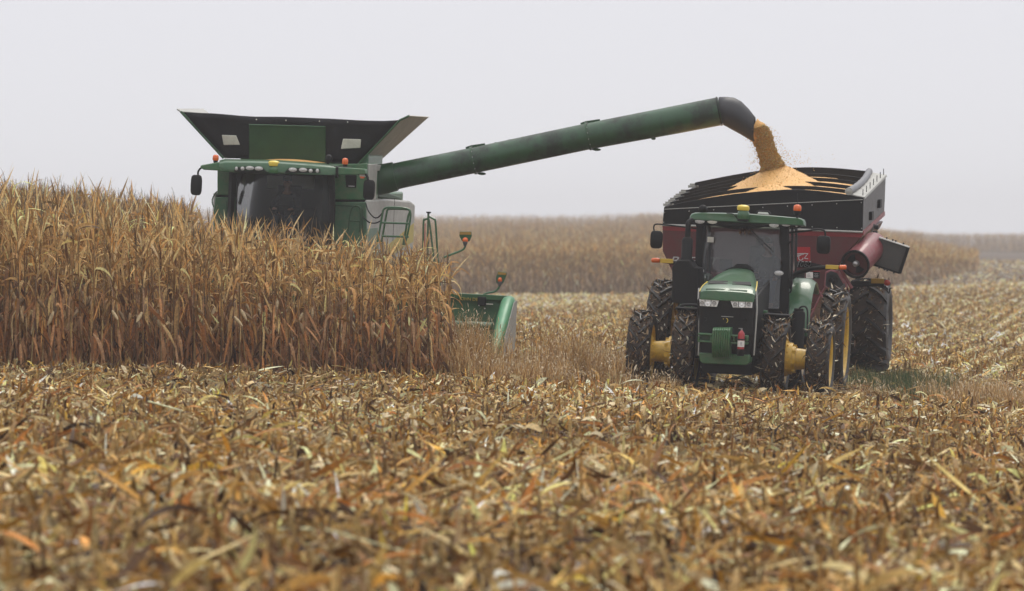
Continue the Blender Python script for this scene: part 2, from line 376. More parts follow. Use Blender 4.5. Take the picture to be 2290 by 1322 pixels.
# ------------------------------------------------------------------ tractor
T = Veh('tractor', (4.04, 100.0, float(gz(4.04, 100)) - .03), -8.4, 3.0, .8)
tr = tag(T.root, 'green four wheel drive tractor with dual wheels pulling the red grain cart', 'tractor')
A = T.at
FR = (.765, .45, .46, 16, .06, -1, M['yellow']); RE = (1.02, .50, .66, 19, .065, -1, M['yellow'])
for x, dish, sp_ in ((-1.67, .13, .1), (-.84, -.02, .3), (.84, .02, .2), (1.67, -.13, .45)):
    wheel(tr, x, 0., .75, FR, dish if x < 0 else dish - .07, sp_)
for x, dish in ((-1.66, .14), (-.86, 0), (.86, 0), (1.66, -.16)):
    wheel(tr, x, 3.05, 1.0, RE, dish, .13 * x)
for s in (-1, 1):                                # yellow spacer drums between the front duals
    mb = MB(); x0, x1 = (s * 1.06, s * 1.45)
    mb.lathe([(s * 1.0, .30), (s * 1.0, .335), (s * 1.06, .335), (s * 1.06, .30), (s * 1.16, .295), (s * 1.16, .255), (s * 1.22, .25), (s * 1.22, .205), (s * 1.40, .19), (s * 1.56, .20), (s * 1.56, .05)], 32, (0, 0, .75))
    for k in range(8):
        a = k * math.pi / 4 + .2; mb.box((s * 1.19, math.cos(a) * .235, .75 + math.sin(a) * .235), (.07, .07, .07))
    for k in range(12):
        a = k * math.pi / 6 + .1; mb.lathe([(s * 1.06, 0.), (s * 1.06, .013), (s * 1.085, .013), (s * 1.085, 0.)], 6, (0, math.cos(a) * .315, .75 + math.sin(a) * .315))
    mb.build('wheel_spacer', M['yellow'], tr)
mb = MB(); mb.tube([(-1.6, 0, .75), (1.6, 0, .75)], .09, 12); mb.box((0, 0, .72), (.5, .4, .4)); mb.build('axle', M['blackm'], tr, .02); mb = MB(); mb.tube([(-1.6, 3.05, 1.0), (1.6, 3.05, 1.0)], .09, 12)
mb.box((0, 3.0, 1.05), (.6, 1.2, .7)); mb.build('axle', M['blackm'], tr, .02)
mb = MB(); mb.box((0, .6, .98), (.55, 3.4, .5)); mb.box((0, 1.2, .62), (.95, 3.6, .40)); mb.box((0, 2.9, .60), (1.2, .5, .5)); mb.box((0, 1.9, 1.3), (.7, 1.6, .5)); mb.build('chassis', M['blackm'], tr, .03)
# bonnet: cross-sections from the nose back to the windscreen
fx0, fx1 = A(1563, 660, -1.15), A(1689, 668, -1.15)
secs = []
for (y, xl, xr, ys, yt, cr) in ((-1.20, 1566, 1686, 669, 663, .0), (-1.19, 1566, 1688, 660, 652, .004), (-1.05, 1567, 1690, 652, 642, .012), (-.75, 1573, 1691, 646, 633, .03), (-.3, 1583, 1693, 641, 624, .05), (.3, 1596, 1692, 636, 612, .08), (.9, 1610, 1690, 634, 604, .09), (1.55, 1618, 1688, 634, 600, .09)):
    l, r = A(xl, ys, y), A(xr, ys, y); z1 = A((xl + xr) / 2, yt, y).z; q = []
    zb = (l.z + r.z) / 2; cx = (l.x + r.x) / 2; hw = (r.x - l.x) / 2
    for u, hh in ((-1, 0), (-.985, .45), (-.9, .74), (-.72, .9), (-.4, .975), (-.06, 1), (0, .985), (.06, 1), (.4, .975), (.72, .9), (.9, .74), (.985, .45), (1, 0)):
        q.append((cx + hw * u, y, zb + (z1 - zb) * hh))
    q.append((cx + hw, y, zb - .03)); q.append((cx - hw, y, zb - .03)); secs.append(q)
MB().loft(secs).build('bonnet', M['green'], tr, smooth=50)
def on_bonnet(px, py):                            # drop a measured point on the bonnet skin
    best = None
    for i in range(60):
        y = -1.15 + i * .03; p = A(px, py, y)
        for a, b in zip(secs[:-1], secs[1:]):
            if a[0][1] <= y <= b[0][1]:
                t = (y - a[0][1]) / (b[0][1] - a[0][1]); zc = a[4][2] * (1 - t) + b[4][2] * t
                if best is None or abs(p.z - zc) < best[0]: best = (abs(p.z - zc), Vector((p.x, y, zc)))
    return best[1]
def bonnet_patch(name, quad, m, off=.006):
    P = [on_bonnet(*q) + Vector((0, 0, off)) for q in quad]
    return MB().prism(P, (0, -.002, -.02)).build(name, m, tr, 0)
bonnet_patch('bonnet_vent', [(1584, 635), (1627, 636), (1628, 629), (1588, 628)], M['black'])
bonnet_patch('bonnet_vent', [(1637, 637), (1680, 638), (1678, 631), (1638, 630)], M['black'])
bonnet_patch('bonnet_panel', [(1578, 657), (1617, 659), (1622, 647), (1583, 645)], M['dgreen'])
bonnet_patch('bonnet_panel', [(1628, 660), (1670, 661), (1671, 650), (1633, 648)], M['dgreen'])
mb = MB(); T.poly(mb, [(1618, 604), (1684, 606), (1679, 597), (1668, 591), (1648, 590), (1638, 597)], 1.56, 1.8); mb.build('cowl', M['black'], tr, .01)
# nose: black grille, side panels, chrome trim
mb = MB(); T.poly(mb, [(1563, 667), (1689, 671), (1690, 690), (1687, 740), (1679, 796), (1566, 793), (1563, 740)], -1.13, -.8); mb.build('grille', M['black'], tr, .03)
mb = MB()
for i in range(9):
    y0 = 694 + i * 6; T.rect(mb, 1585, y0, 1660, y0 + 2, -1.138, -1.12)
mb.build('grille_bars', M['blackm'], tr)
for s in (0, 1):
    x = 1563.5 if s == 0 else 1688; mb = MB()
    ps = [A(x, 669, -1.0), A(x + (1 if s == 0 else -9), 798, -.95)]
    xx = ps[0].x; mb.loft([[(xx - .02, -1.08, ps[1].z), (xx + .02, -1.08, ps[1].z), (xx + .02, -1.08, ps[0].z), (xx - .02, -1.08, ps[0].z)],
                           [(xx - .02, 1.5, 1.35), (xx + .02, 1.5, 1.35), (xx + .02, 1.5, ps[0].z + .3), (xx - .02, 1.5, ps[0].z + .3)]])
    mb.build('bonnet_side', M['black'], tr, .01)
    mb = MB(); e1 = 1564 if s == 0 else 1690
    for xo, mm, nm in ((0, 'grey', 'trim_strip'),):
        sgn = -1 if s == 0 else 1
        path = smooth_path([A(e1 + sgn * 1, 645, -.7), A(e1 + sgn * 2.5, 690, -1.0), A(e1 + sgn * 0, 735, -1.08), A(e1 - sgn * (4 if s else -2), 795, -1.1)], 5)
        MB().tube(path, .016, 8).build(nm, M[mm], tr)
    MB().tube(smooth_path([A(e1 + sgn * -.5, 652, -1.0), A(e1 + sgn * (2.2 if s else -6), 641, -.75), A(e1 + sgn * (3.2 if s else -18), 630, -.3)], 5), .011, 6).build('side_stripe', M['domey'], tr)
for k, (pts, lamps) in enumerate((([(1564, 669), (1608, 671.5), (1603, 686.5), (1565, 684.5)], (1570, 1583, 1597)), ([(1633, 672), (1683, 674), (1682, 689), (1639, 688)], (1644, 1659, 1674)))):
    mb = MB(); T.poly(mb, pts, -1.18, -1.1); hl = mb.build('headlight', M['chrome'], tr, .008)
    for i, px in enumerate(lamps):
        c = A(px, pts[0][1] + 9.5, -1.185); r = .055 if i == 1 else .04
        mb = MB(); mb.lathe([(-.012, r * .3), (-.004, r * .55), (-.012, r), (.004, r * 1.1)], 16, c, 'y', True); mb.build('lens', M['steel'] if i != 1 else M['chrome'], hl)
    for px in ((lamps[0] + lamps[1]) / 2, (lamps[1] + lamps[2]) / 2): mb = MB(); T.rect(mb, px - .6, pts[0][1] + 2, px + .6, pts[0][1] + 15, -1.187, -1.175); mb.build('divider', M['black'], hl)
for px, py in ((1577, 714), (1665, 716)):
    MB().lathe([(-.02, .002), (-.02, .03), (.02, .034)], 14, A(px, py, -1.14), 'y').build('round_lamp', M['blackm'], tr)
mb = MB(); T.rect(mb, 1613, 707.5, 1640, 709, -1.145, -1.12); mb.build('emblem_bar', M['grey'], tr)
MB().tube(smooth_path([A(1624, 712, -1.14), A(1627, 714, -1.14), A(1627.5, 718, -1.14), A(1625, 722, -1.14)], 4), .007, 6).build('emblem', M['domey'], tr)
MB().tube([A(1617, 714, -1.14), A(1618.5, 712.5, -1.14)], .007, 6).build('emblem', M['domey'], tr)
# front weight bracket
mb = MB(); T.rect(mb, 1560, 748, 1671, 752, -1.5, -1.2); T.rect(mb, 1560, 764, 1671, 768, -1.5, -1.2)
for x in (1560, 1588, 1639, 1667): T.rect(mb, x, 752, x + 4, 764, -1.5, -1.2)
T.rect(mb, 1563, 752, 1668, 764, -1.3, -1.2); mb.build('weight_bracket', M['green2'], tr, .008)
c0 = A(1594, 738, -1.62); c1 = A(1634, 738, -1.62); n = 8; mb = MB()
for i in range(n):
    x0 = c0.x + (c1.x - c0.x) * (i + .08) / n; x1 = c0.x + (c1.x - c0.x) * (i + .92) / n; z = c0.z + (c1.z - c0.z) * (i + .5) / n
    zt = z + .04; pr = [(-1.25, zt), (-1.62, zt), (-1.70, zt - .04), (-1.70, zt - .26), (-1.66, zt - .40), (-1.5, zt - .55), (-1.25, zt - .55)]
    mb.prism([(x0, a, b) for a, b in pr], (x1 - x0, 0, 0))
mb.build('front_weights', M['green2'], tr, .006)
mb = MB(); T.poly(mb, [(1563, 789), (1677, 794), (1675, 812), (1667, 817), (1572, 813), (1565, 808)], -1.25, -.7); mb.build('front_support', M['green2'], tr, .015)
# cab: frame, glass, roof
yF, yB = 1.95, 3.75
mb = MB()
for pts in ([(1557, 505), (1574, 505), (1571, 600), (1575, 690), (1553, 690), (1554, 600)], [(1743, 507), (1764, 508), (1766, 600), (1763, 700), (1740, 700), (1748, 600)]):
    T.poly(mb, pts, yF, yF + .14)
T.poly(mb, [(1556, 495), (1764, 500), (1764, 512), (1756, 509), (1720, 506), (1690, 511), (1655, 514), (1630, 511), (1600, 505), (1556, 506)], yF - .02, yF + .2)
T.rect(mb, 1556, 686, 1764, 700, yF, yF + .2)
bl, br = A(1562, 505, yF), A(1760, 508, yF); fl, fr_ = A(1562, 690, yF), A(1756, 695, yF)
for p, q in ((bl, fl), (br, fr_)):
    for yy in (yF + .95, yB - .05): mb.tube([(p.x, yy, p.z), (q.x, yy, q.z)], .045, 8)
mb.build('cab_frame', M['black'], tr, .015)
mb = MB(); mb.box((.16, (yF + yB) / 2 + .1, 1.52), (1.7, yB - yF - .1, .14)); mb.box((.16, yB, 1.9), (1.6, .06, .7)); mb.box((-.32, 2.5, 1.9), (.3, .3, .6)); mb.build('cab_floor', M['shade'], tr)
g = [A(1570, 508, yF + .03), A(1747, 511, yF + .03), A(1750, 600, yF - .02), A(1744, 690, yF + .03), A(1573, 686, yF + .03), A(1568, 600, yF - .02)]
mb = MB(); secs2 = []
for i in range(9):
    t = i / 8; row = []
    for j in range(9):
        u = j / 8; p = g[0].lerp(g[1], u).lerp(g[4].lerp(g[3], u), t); bow = .10 * (1 - (2 * u - 1) ** 2)
        row.append((p.x, yF + .04 - bow - .12 * t * (1 - t) + .10 * (1 - t) - .10 * t, p.z))
    secs2.append(row)
mb.loft(secs2, cap=False, close=False); mb.build('windscreen', M['glass'], tr)
for x, nm in ((bl.x - .0, 'side_window'), (br.x + .0, 'side_window')):
    q0, q1 = (bl, fl) if x < 0 else (br, fr_)
    MB().prism([(q0.x, yF + .12, q0.z - .02), (q1.x, yF + .12, q1.z + .05), (q1.x, yB - .05, q1.z + .35), (q0.x, yB - .05, q0.z - .02)], (.012, 0, 0)).build(nm, M['side_glass'], tr)
MB().prism([(bl.x, yB, bl.z), (br.x, yB, br.z), (fr_.x, yB, 2.2), (fl.x, yB, 2.2)], (0, .012, 0)).build('rear_window', M['glass_c'], tr)
# roof
secs = []
for (y, xl, xr, zt, h) in ((1.62, 1547, 1797, 478, 1.0), (1.66, 1543, 1800, 476.5, 1.2), (1.9, 1542, 1801, 475, 1.35), (2.6, 1545, 1804, 475.5, 1.4), (3.4, 1550, 1800, 478, 1.3), (3.7, 1556, 1796, 482, .9)):
    l, r = A(xl, 487, y), A(xr, 490, y); cx, hw = (l.x + r.x) / 2, (r.x - l.x) / 2; zc = A((xl + xr) / 2, zt, y).z; q = []
    for u, v in ((-1, -.09), (-.995, -.04), (-.97, 0), (-.9, .02), (-.5, .035), (0, .045), (.5, .035), (.9, .02), (.97, 0), (.995, -.04), (1, -.09), (.9, -.10), (-.9, -.10)):
        q.append((cx + hw * u, y, zc + (v - .06) * h))
    secs.append(q)
MB().loft(secs).build('cab_roof', M['green'], tr, smooth=60)
mb = MB(); T.poly(mb, [(1549, 487), (1640, 490), (1650, 492.5), (1676, 493.5), (1688, 492), (1792, 495), (1796, 502), (1786, 510), (1760, 508), (1575, 503), (1556, 503), (1549, 497)], 1.68, 1.96); mb.build('roof_fascia', M['black'], tr, .012)
def oval(V, name, px, py, y, rx, ry, m, par, ring='black'):
    c = V.at(px, py, y); k = V.sc(y); o = MB(); ns = 18; pr = []
    for (dy, f) in ((.0, 1.12), (-.02, 1.1), (-.022, .92), (-.032, .6), (-.036, .01)):
        pr.append([(c.x + math.cos(2 * math.pi * i / ns) * rx / k * f, y + dy, c.z + math.sin(2 * math.pi * i / ns) * ry / k * f) for i in range(ns)])
    return o.loft(pr).build(name, m, par)
for px, py in ((1565, 495), (1593, 495.5), (1731, 503.5), (1758, 501)): oval(T, 'roof_lamp', px, py, 1.67, 10, 4.8, M['lamp'] if px != 1593 else M['lgrey'], tr)
oval(T, 'roof_lamp', 1547, 494, 1.69, 2.5, 4.5, M['lamp'], tr); oval(T, 'roof_lamp', 1781.5, 503, 1.69, 2.8, 4.5, M['lamp'], tr)
oval(T, 'pillar_lamp', 1566, 605.5, 1.9, 8, 5, M['lamp'], tr); oval(T, 'pillar_lamp', 1742, 611, 1.9, 9.5, 5, M['lamp'], tr)
# satellite receiver, beacon, ball antenna
def dome(V, px, y0, y1, yy, rw, m, par, name, split=None):
    b, t = V.at(px, y1, yy), V.at(px, y0, yy); h = t.z - b.z; r = rw / V.sc(yy)
    return MB().lathe([(0, .001), (0, r * .9), (h * .3, r), (h * .7, r * .96), (h * .9, r * .75), (h, r * .3), (h, .001)], 24, b, 'z').build(name, m, par)
rc = dome(T, 1662, 468, 490, 1.55, 13.5, M['green'], tr, 'receiver_base')
dome(T, 1662, 458, 470.5, 1.55, 14.2, M['domey'], tr, 'receiver_dome')
MB().box(A(1662, 492, 1.6), (.2, .2, .05)).build('receiver_bracket', M['black'], tr, .01)
dome(T, 1783, 457.5, 473, 1.75, 9, M['amber'], tr, 'beacon_light')
mb = MB(); b = A(1783, 481, 1.75); mb.lathe([(0, .03), (0, .06), (.03, .07), (.08, .075), (.08, .01)], 20, b, 'z'); mb.tube([b, A(1782, 492, 1.72), A(1782, 505, 1.70)], .02, 8); mb.build('beacon_base', M['black'], tr)
MB().ell(A(1572, 468, 2.0), (.085, .07, .085)).build('ball_antenna', M['blackm'], tr)
mb = MB(); mb.tube([A(1572, 470, 2.0), A(1574, 478, 2.0)], .04, 8); mb.tube(smooth_path([A(1580, 474, 2.05), A(1583, 470, 2.05), A(1578, 462, 2.05)], 3), .008, 6); mb.build('antenna_mount', M['black'], tr)
MB().tube([A(1784, 458, 1.75), A(1783.5, 432, 1.75)], .004, 5).build('whip_antenna', M['blackm'], tr)
MB().tube(smooth_path([A(1625, 477, 1.6), A(1640, 479, 1.58), A(1648, 488, 1.58), A(1655, 494, 1.62)], 4), .008, 6).build('receiver_cable', M['black'], tr)
mb = MB(); T.poly(mb, [(1690, 477), (1692, 472), (1697, 470), (1717, 471), (1722, 474), (1724, 480)], 3.5, 3.55); mb.build('hatch_frame', M['black'], tr, .01)
mb = MB(); T.poly(mb, [(1694, 478), (1696, 474), (1716, 475), (1720, 480)], 3.47, 3.52); mb.build('hatch_glass', M['white'], tr)
# wiper and debris caught under the receiver
MB().tube([A(1676, 511, 1.86), A(1702, 537, 1.80), A(1731, 564, 1.78)], .011, 6).build('wiper', M['black'], tr)
nn_ = 60; P = np.array([A(1668 + random.gauss(0, 8), 511 + abs(random.gauss(0, 4)), 1.84) for _ in range(nn_)])
dv = Veg(); dv.addq(*strips(P, rng.uniform(0, 6.28, nn_), rng.uniform(-1.3, .6, nn_), rng.uniform(.04, .14, nn_), rng.uniform(.01, .03, nn_), rng.uniform(-1, 1, nn_), rng.uniform(-1, 1, nn_), 2, pal_pick([(.10, .055, .03, 2), (.05, .03, .02, 2), (.2, .12, .06, 1)], nn_)))
tag(dv.build('chaff', M_straw, tr), kind='stuff')
mb = MB(); T.rect(mb, 1582, 530, 1596, 542, 1.93, 1.94); mb.build('windscreen_sticker', M['lgrey'], tr)
# mirrors
def mirror(V, x0, y0, x1, y1, yy, par, arm, r=.014):
    c = V.at((x0 + x1) / 2, (y0 + y1) / 2, yy); k = V.sc(yy); w, h = (x1 - x0) / k, (y1 - y0) / k; q = []
    mb = MB(); secs = []
    for dy, f in ((-.02, .9), (0, 1), (.05, 1), (.09, .85)):
        s_ = []
        for i in range(24):
            a = 2 * math.pi * i / 24; ca, sa = math.cos(a), math.sin(a)
            s_.append((c.x + math.copysign(abs(ca) ** .5, ca) * w / 2 * f, yy + dy, c.z + math.copysign(abs(sa) ** .5, sa) * h / 2 * f))
        secs.append(s_)
    mi = mb.loft(secs).build('mirror', M['black'], par, smooth=50)
    MB().tube(smooth_path(V.path(arm), 5), r, 8).build('mirror_arm', M['black'], mi)
    return mi
mirror(T, 1454, 516, 1481.5, 556, 1.9, tr, [(1463, 517, 1.93), (1462, 508, 1.93), (1466, 502, 1.93), (1482, 502, 1.93), (1525, 507, 1.95), (1560, 512, 1.98)])
mirror(T, 1826, 527, 1857, 568, 1.9, tr, [(1846, 529, 1.93), (1845, 520, 1.93), (1841, 514.5, 1.93), (1825, 513, 1.93), (1800, 517, 1.95), (1762, 521, 1.98)], .018)
# turn signals on their arms
mb = MB(); mb.tube(smooth_path([A(1765, 625, 2.3), A(1785, 611, 2.3), A(1812, 602, 2.25), A(1846, 598, 2.2), A(1880, 598, 2.2)], 5), [.05] * 10 + [.04] * 11, 8); mb.build('signal_arm', M['black'], tr)
mb = MB(); mb.tube(smooth_path([A(1560, 595, 2.3), A(1530, 592, 2.3), A(1505, 587, 2.25), A(1470, 582, 2.2)], 5), .038, 8); mb.build('signal_arm', M['black'], tr)
for x0, y0, x1, y1 in ((1876.5, 592.5, 1893, 603.5), (1457, 577.5, 1475.5, 587)):
    mb = MB(); l, r = A(x0, (y0 + y1) / 2, 2.14), A(x1, (y0 + y1) / 2, 2.14); mb.tube([l, l.lerp(r, .12), l.lerp(r, .85), r], [.03, .046, .046, .03], 12); mb.build('turn_signal', M['amber'], tr)
for x0, y0, x1, y1 in ((1846, 593, 1875, 602), (1476, 579, 1505, 588.5)):
    mb = MB(); T.rect(mb, x0, y0, x1, y1, 2.12, 2.2); mb.build('reflector', M['reflect'], tr, .004)
# exhaust, tank, fenders
mb = MB(); T.poly(mb, [(1503, 597), (1514, 582), (1542, 582), (1551, 597), (1563, 600), (1563, 684), (1521, 680), (1503, 676)], 1.0, 1.75); mb.build('aftertreatment_box', M['black'], tr, .02)
b = A(1535, 583, 1.35); mb = MB(); mb.lathe([(-.02, .13), (.03, .125), (.06, .105), (.38, .105), (.43, .085), (.45, .055), (.68, .05), (.68, .04)], 24, b, 'z')
mb.tube(smooth_path([(b.x, b.y, b.z + .66), (b.x, b.y, b.z + .70), (b.x + .02, b.y + .02, b.z + .74), (b.x + .07, b.y + .06, b.z + .77)], 4), .052, 12, False); mb.build('exhaust_stack', M['black'], tr, smooth=50)
c = A(1739, 701, .1); mb = MB()
def fender(mb, cx, w, yc, zc, Rf, a0, a1, th=.025):
    secs = []
    for i in range(11):
        a = R(a0 + (a1 - a0) * i / 10); y, z = yc - math.cos(a) * Rf, zc + math.sin(a) * Rf
        y2, z2 = yc - math.cos(a) * (Rf + th), zc + math.sin(a) * (Rf + th)
        secs.append([(cx - w / 2, y, z - .02), (cx - w / 2 + .02, y2, z2), (cx + w / 2 - .02, y2, z2), (cx + w / 2, y, z - .02)])
    mb.loft(secs)
fender(mb, c.x, .50, 0, .75, .80, 80, 140); mb.tube([(c.x, .2, 1.5), (c.x - .1, .35, 1.2), (c.x - .35, .3, .95)], .03, 8); mb.build('front_fender', M['black'], tr, .008)
c = A(1540, 683, .1); mb = MB(); fender(mb, c.x, .46, 0, .75, .83, 80, 140); mb.tube(smooth_path([A(1567, 684, 0), A(1545, 682, 0), A(1524, 684, 0), A(1521, 700, 0)], 4), .03, 8); mb.build('front_fender', M['black'], tr, .008)
mb = MB(); T.poly(mb, [(1518, 694), (1525, 694), (1527, 731), (1513, 731)], .2, .3); mb.build('mud_flap', M['blackm'], tr, .008)
c = A(1787, 690, 1.2); mb = MB(); mb.lathe([(-1.15, .08), (-1.15, .12), (-1.1, .125), (-.12, .125), (-.06, .11), (-.05, .09), (0, .09), (0, .01)], 20, c, 'z'); mb.build('fuel_tank', M['black'], tr)
mb = MB(); mb.tube(smooth_path([A(1787, 690, 1.15), A(1793, 686, 1.15), A(1802, 687, 1.15), A(1806, 700, 1.15), A(1805, 745, 1.15)], 4), .016, 8); mb.build('fuel_line', M['black'], tr)
for s in (-1, 1):                               # green rear fenders
    secs = []
    for i in range(13):
        a = R(10 + 115 * i / 12); y, z = 3.05 - math.cos(a) * 1.16, 1.0 + math.sin(a) * 1.16
        xi, xo = s * .78, s * 1.24
        if s > 0: xi, xo = .80, 1.26
        secs.append([(xi, y, z), (xi + s * .05, y * .98 + .06, z + .03), (xo - s * .12, y, z + .03), (xo, y, z - .05), (xo - s * .02, y + .01, z - .09), (xi, y + .01, z - .04)])
    MB().loft(secs).build('rear_fender', M['green'], tr, smooth=45)
    mb = MB(); mb.prism([(s * .80, 2.0, 1.5), (s * .80, 2.6, 2.15), (s * .80, 3.9, 2.05), (s * .80, 4.0, 1.5)], (s * .02, 0, 0)); mb.build('fender_panel', M['green2'], tr)
mb = MB(); mb.tube(smooth_path([A(1764, 545, 1.9), A(1768, 541, 1.85), A(1770, 550, 1.85), A(1770, 640, 1.85), A(1766, 655, 1.9)], 4), .016, 8)
mb.build('grab_rail', M['black'], tr)
mb = MB(); T.rect(mb, 1764, 625, 1772, 646, 1.86, 1.92); mb.build('door_handle', M['black'], tr, .01)
mb = MB(); T.rect(mb, 1688, 694, 1715, 701, .5, .7); mb.build('engine_bracket', M['green2'], tr, .01)
mb = MB(); T.poly(mb, [(1545, 692), (1712, 700), (1712, 780), (1545, 775)], .7, 1.5); mb.build('engine_block', M['blackm'], tr, .02)
for i in range(3):
    MB().box((1.02, 1.75, .55 + i * .33), (.4, .3, .04)).build('step', M['blackm'], tr, .005)
mb = MB(); mb.box((.0, 4.25, .62), (.3, .6, .1)); mb.box((0, 4.0, .8), (.5, .3, .4)); mb.build('drawbar', M['blackm'], tr, .01)
# seat, steering wheel
mb = MB(); mb.box((.16, 3.0, 1.98), (.5, .5, .12)); mb.box((.16, 3.28, 2.38), (.48, .12, .75)); mb.box((.16, 3.28, 2.85), (.26, .09, .18)); mb.box((.16, 3.0, 1.75), (.3, .35, .35)); mb.build('driver_seat', M['seat'], tr, .04)
mb = MB(); mb.tube([(.16 + math.cos(a) * .2, 2.35 + math.sin(a) * .17, 2.24 + math.sin(a) * .1) for a in np.linspace(0, 6.283, 21)], .015, 8, False); mb.tube([(.16, 2.35, 2.24), (.16, 2.1, 1.6)], .05, 10); mb.build('steering_wheel', M['black'], tr)
mb = MB(); mb.tube([(-.45, 2.2, 2.05), (-.42, 2.25, 2.3)], .02, 8); mb.box((-.42, 2.28, 2.38), (.24, .04, .2)); mb.build('display_screen', M['black'], tr, .01)
# fire extinguisher clipped on the weight bracket: can be lifted away
fe = empty('fire_extinguisher'); pf = T.M @ A(1655.5, 796, -1.62); fe.matrix_world = Matrix.Translation(pf) @ Matrix.Rotation(R(3), 4, 'Y')
tag(fe, 'small red fire extinguisher with white label clipped to the front of the tractor', 'fire extinguisher')
k = 1 / 121.6
MB().lathe([(0, .01), (0, 7 * k), (1.5 * k, 8 * k), (15 * k, 8 * k), (15 * k, 7.9 * k)], 24, (0, 0, 0), 'z').build('bottom_boot', M['black'], fe)
MB().lathe([(15 * k, 7.6 * k), (46 * k, 7.6 * k), (51 * k, 6.8 * k), (55 * k, 4 * k), (57 * k, 2.2 * k), (57 * k, .001)], 24, (0, 0, 0), 'z').build('cylinder', M['redb'], fe)
MB().lathe([(20 * k, 7.75 * k), (34 * k, 7.75 * k)], 24, (0, 0, 0), 'z').build('paper_label', M['white'], fe)
mb = MB(); mb.box((0, -7.9 * k, 28 * k), (4 * k, .3 * k, 6 * k)); mb.box((0, -7.9 * k, 23 * k), (7 * k, .3 * k, 1.2 * k)); mb.build('label_print', M['silver'], fe)
mb = MB(); mb.lathe([(35 * k, 8 * k), (38 * k, 8 * k)], 24, (0, 0, 0), 'z'); mb.build('strap', M['black'], fe)
mb = MB(); mb.lathe([(56 * k, 2 * k), (60 * k, 2 * k), (60 * k, .001)], 12, (0, 0, 0), 'z'); mb.box((-2.5 * k, 0, 61 * k), (9 * k, 3 * k, 1.6 * k)); mb.build('valve', M['steel'], fe)
# ------------------------------------------------------------------ grain cart
C = Veh('grain_cart', (5.06, 108.0, float(gz(5.3, 110)) - .02), -8.0, 1.0, 2.5)
cr = tag(C.root, 'dark red and black grain cart heaped with corn behind the tractor', 'grain cart')
B = C.at
LEN = 6.0
def quad_slab(name, p, m, th, par, bevel=0.):
    p = [Vector(q) for q in p]; n = (p[1] - p[0]).cross(p[3] - p[0]).normalized() * th
    return MB().loft([p, [q + n for q in p]]).build(name, m, par, bevel)
TOPF = [(1485, 463), (1530, 452), (1580, 443), (1640, 434), (1700, 428), (1760, 424), (1790, 424), (1830, 427), (1880, 433), (1931, 442)]
mb = MB(); C.poly(mb, TOPF + [(1929, 519), (1800, 514), (1600, 507), (1481.5, 502)], 0, .06); mb.build('front_panel', M['blackm'], cr, .01)
def up(t): return t
mb = MB(); mb.tube([B(1486, 468, -.012), B(1700, 457.5, -.012), B(1930, 446.5, -.012)], .008, 6); mb.build('front_seam', M['grey'], cr)
mb = MB(); mb.tube([B(1481, 503, -.01), B(1650, 508, -.02), B(1929, 519, -.01)], .022, 6); mb.build('lower_ledge', M['grey'], cr)
mb = MB()
for i in range(9):
    f = i / 8; p = B(1486 + f * 440, 475 - f * 22, -.01); mb.ell(p, (.012, .01, .012), 6, 4); p = B(1484 + f * 443, 497 + f * 14, -.01); mb.ell(p, (.012, .01, .012), 6, 4)
mb.build('rivets', M['grey'], cr)
fr0, fr1, bk1, bk0 = B(1931, 442, .03), B(1929, 519, .03), B(1977, 475, LEN), B(1980.5, 392, LEN)
MB().loft([[fr0, fr1, fr1 - Vector((.06, 0, 0)), fr0 - Vector((.06, 0, 0))], [bk0, bk1, bk1 - Vector((.06, 0, 0)), bk0 - Vector((.06, 0, 0))]]).build('side_panel', M['side'], cr, .008)
for t, f in ((.32, .72), (.70, .60)):
    p = fr0.lerp(bk0, t).lerp(fr1.lerp(bk1, t), f); MB().box((p.x + .03, p.y, p.z), (.06, .5, .17)).build('side_slot', M['black'], cr)
mb = MB(); mb.loft([[fr1 + Vector((.02, 0, .02)), fr1 + Vector((.02, 0, -.07)), fr1 + Vector((-.05, 0, -.07)), fr1 + Vector((-.05, 0, .02))], [bk1 + Vector((.02, 0, .02)), bk1 + Vector((.02, 0, -.07)), bk1 + Vector((-.05, 0, -.07)), bk1 + Vector((-.05, 0, .02))]]).build('red_edge_strip', M['redband'], cr)
lf0, lf1, lb0, lb1 = B(1485, 463, .03), B(1481.5, 502, .03), B(1556, 414, LEN), B(1552, 470, LEN)
MB().loft([[lf0, lf1, lf1 + Vector((.06, 0, 0)), lf0 + Vector((.06, 0, 0))], [lb0, lb1, lb1 + Vector((.06, 0, 0)), lb0 + Vector((.06, 0, 0))]]).build('side_panel', M['blackm'], cr, .008)
MB().loft([[lb0, bk0, bk1, lb1], [q + Vector((0, .06, 0)) for q in (lb0, bk0, bk1, lb1)]]).build('rear_panel', M['blackm'], cr, .008)
# flat catch ledge on the image-right rim with its tarp hooks
l0, l1 = B(1898, 436, .05), B(1945, 387, LEN)
MB().loft([[fr0 + Vector((.02, 0, .012)), fr0 + Vector((.03, 0, -.03)), l0 + Vector((0, 0, -.02)), l0 + Vector((0, 0, .02))], [bk0 + Vector((.02, 0, .012)), bk0 + Vector((.03, 0, -.03)), l1 + Vector((0, 0, -.02)), l1 + Vector((0, 0, .02))]]).build('tarp_ledge', M['grey2'], cr)
mb = MB()
for i in range(7):
    mb = MB(); t = .04 + i * .155; p = fr0.lerp(bk0, t) + Vector((-.03, 0, .02)); mb.tube([p + Vector((-.04, 0, -.03)), p, p + Vector((.0, 0, .13))], .009, 6); mb.build('tarp_hook', M['blackm'], cr)
rl = [B(1898, 428, .0), B(1912, 420, 1.2), B(1925, 410, 2.6), B(1936, 398, 4.2), B(1944, 383.5, LEN - .1)]
mb = MB(); pth = smooth_path(rl, 6); mb.tube(pth, [.072 + .006 * math.sin(i * 1.7) for i in range(len(pth))], 14); mb.build('rolled_tarp', M['greyt'], cr, smooth=60)
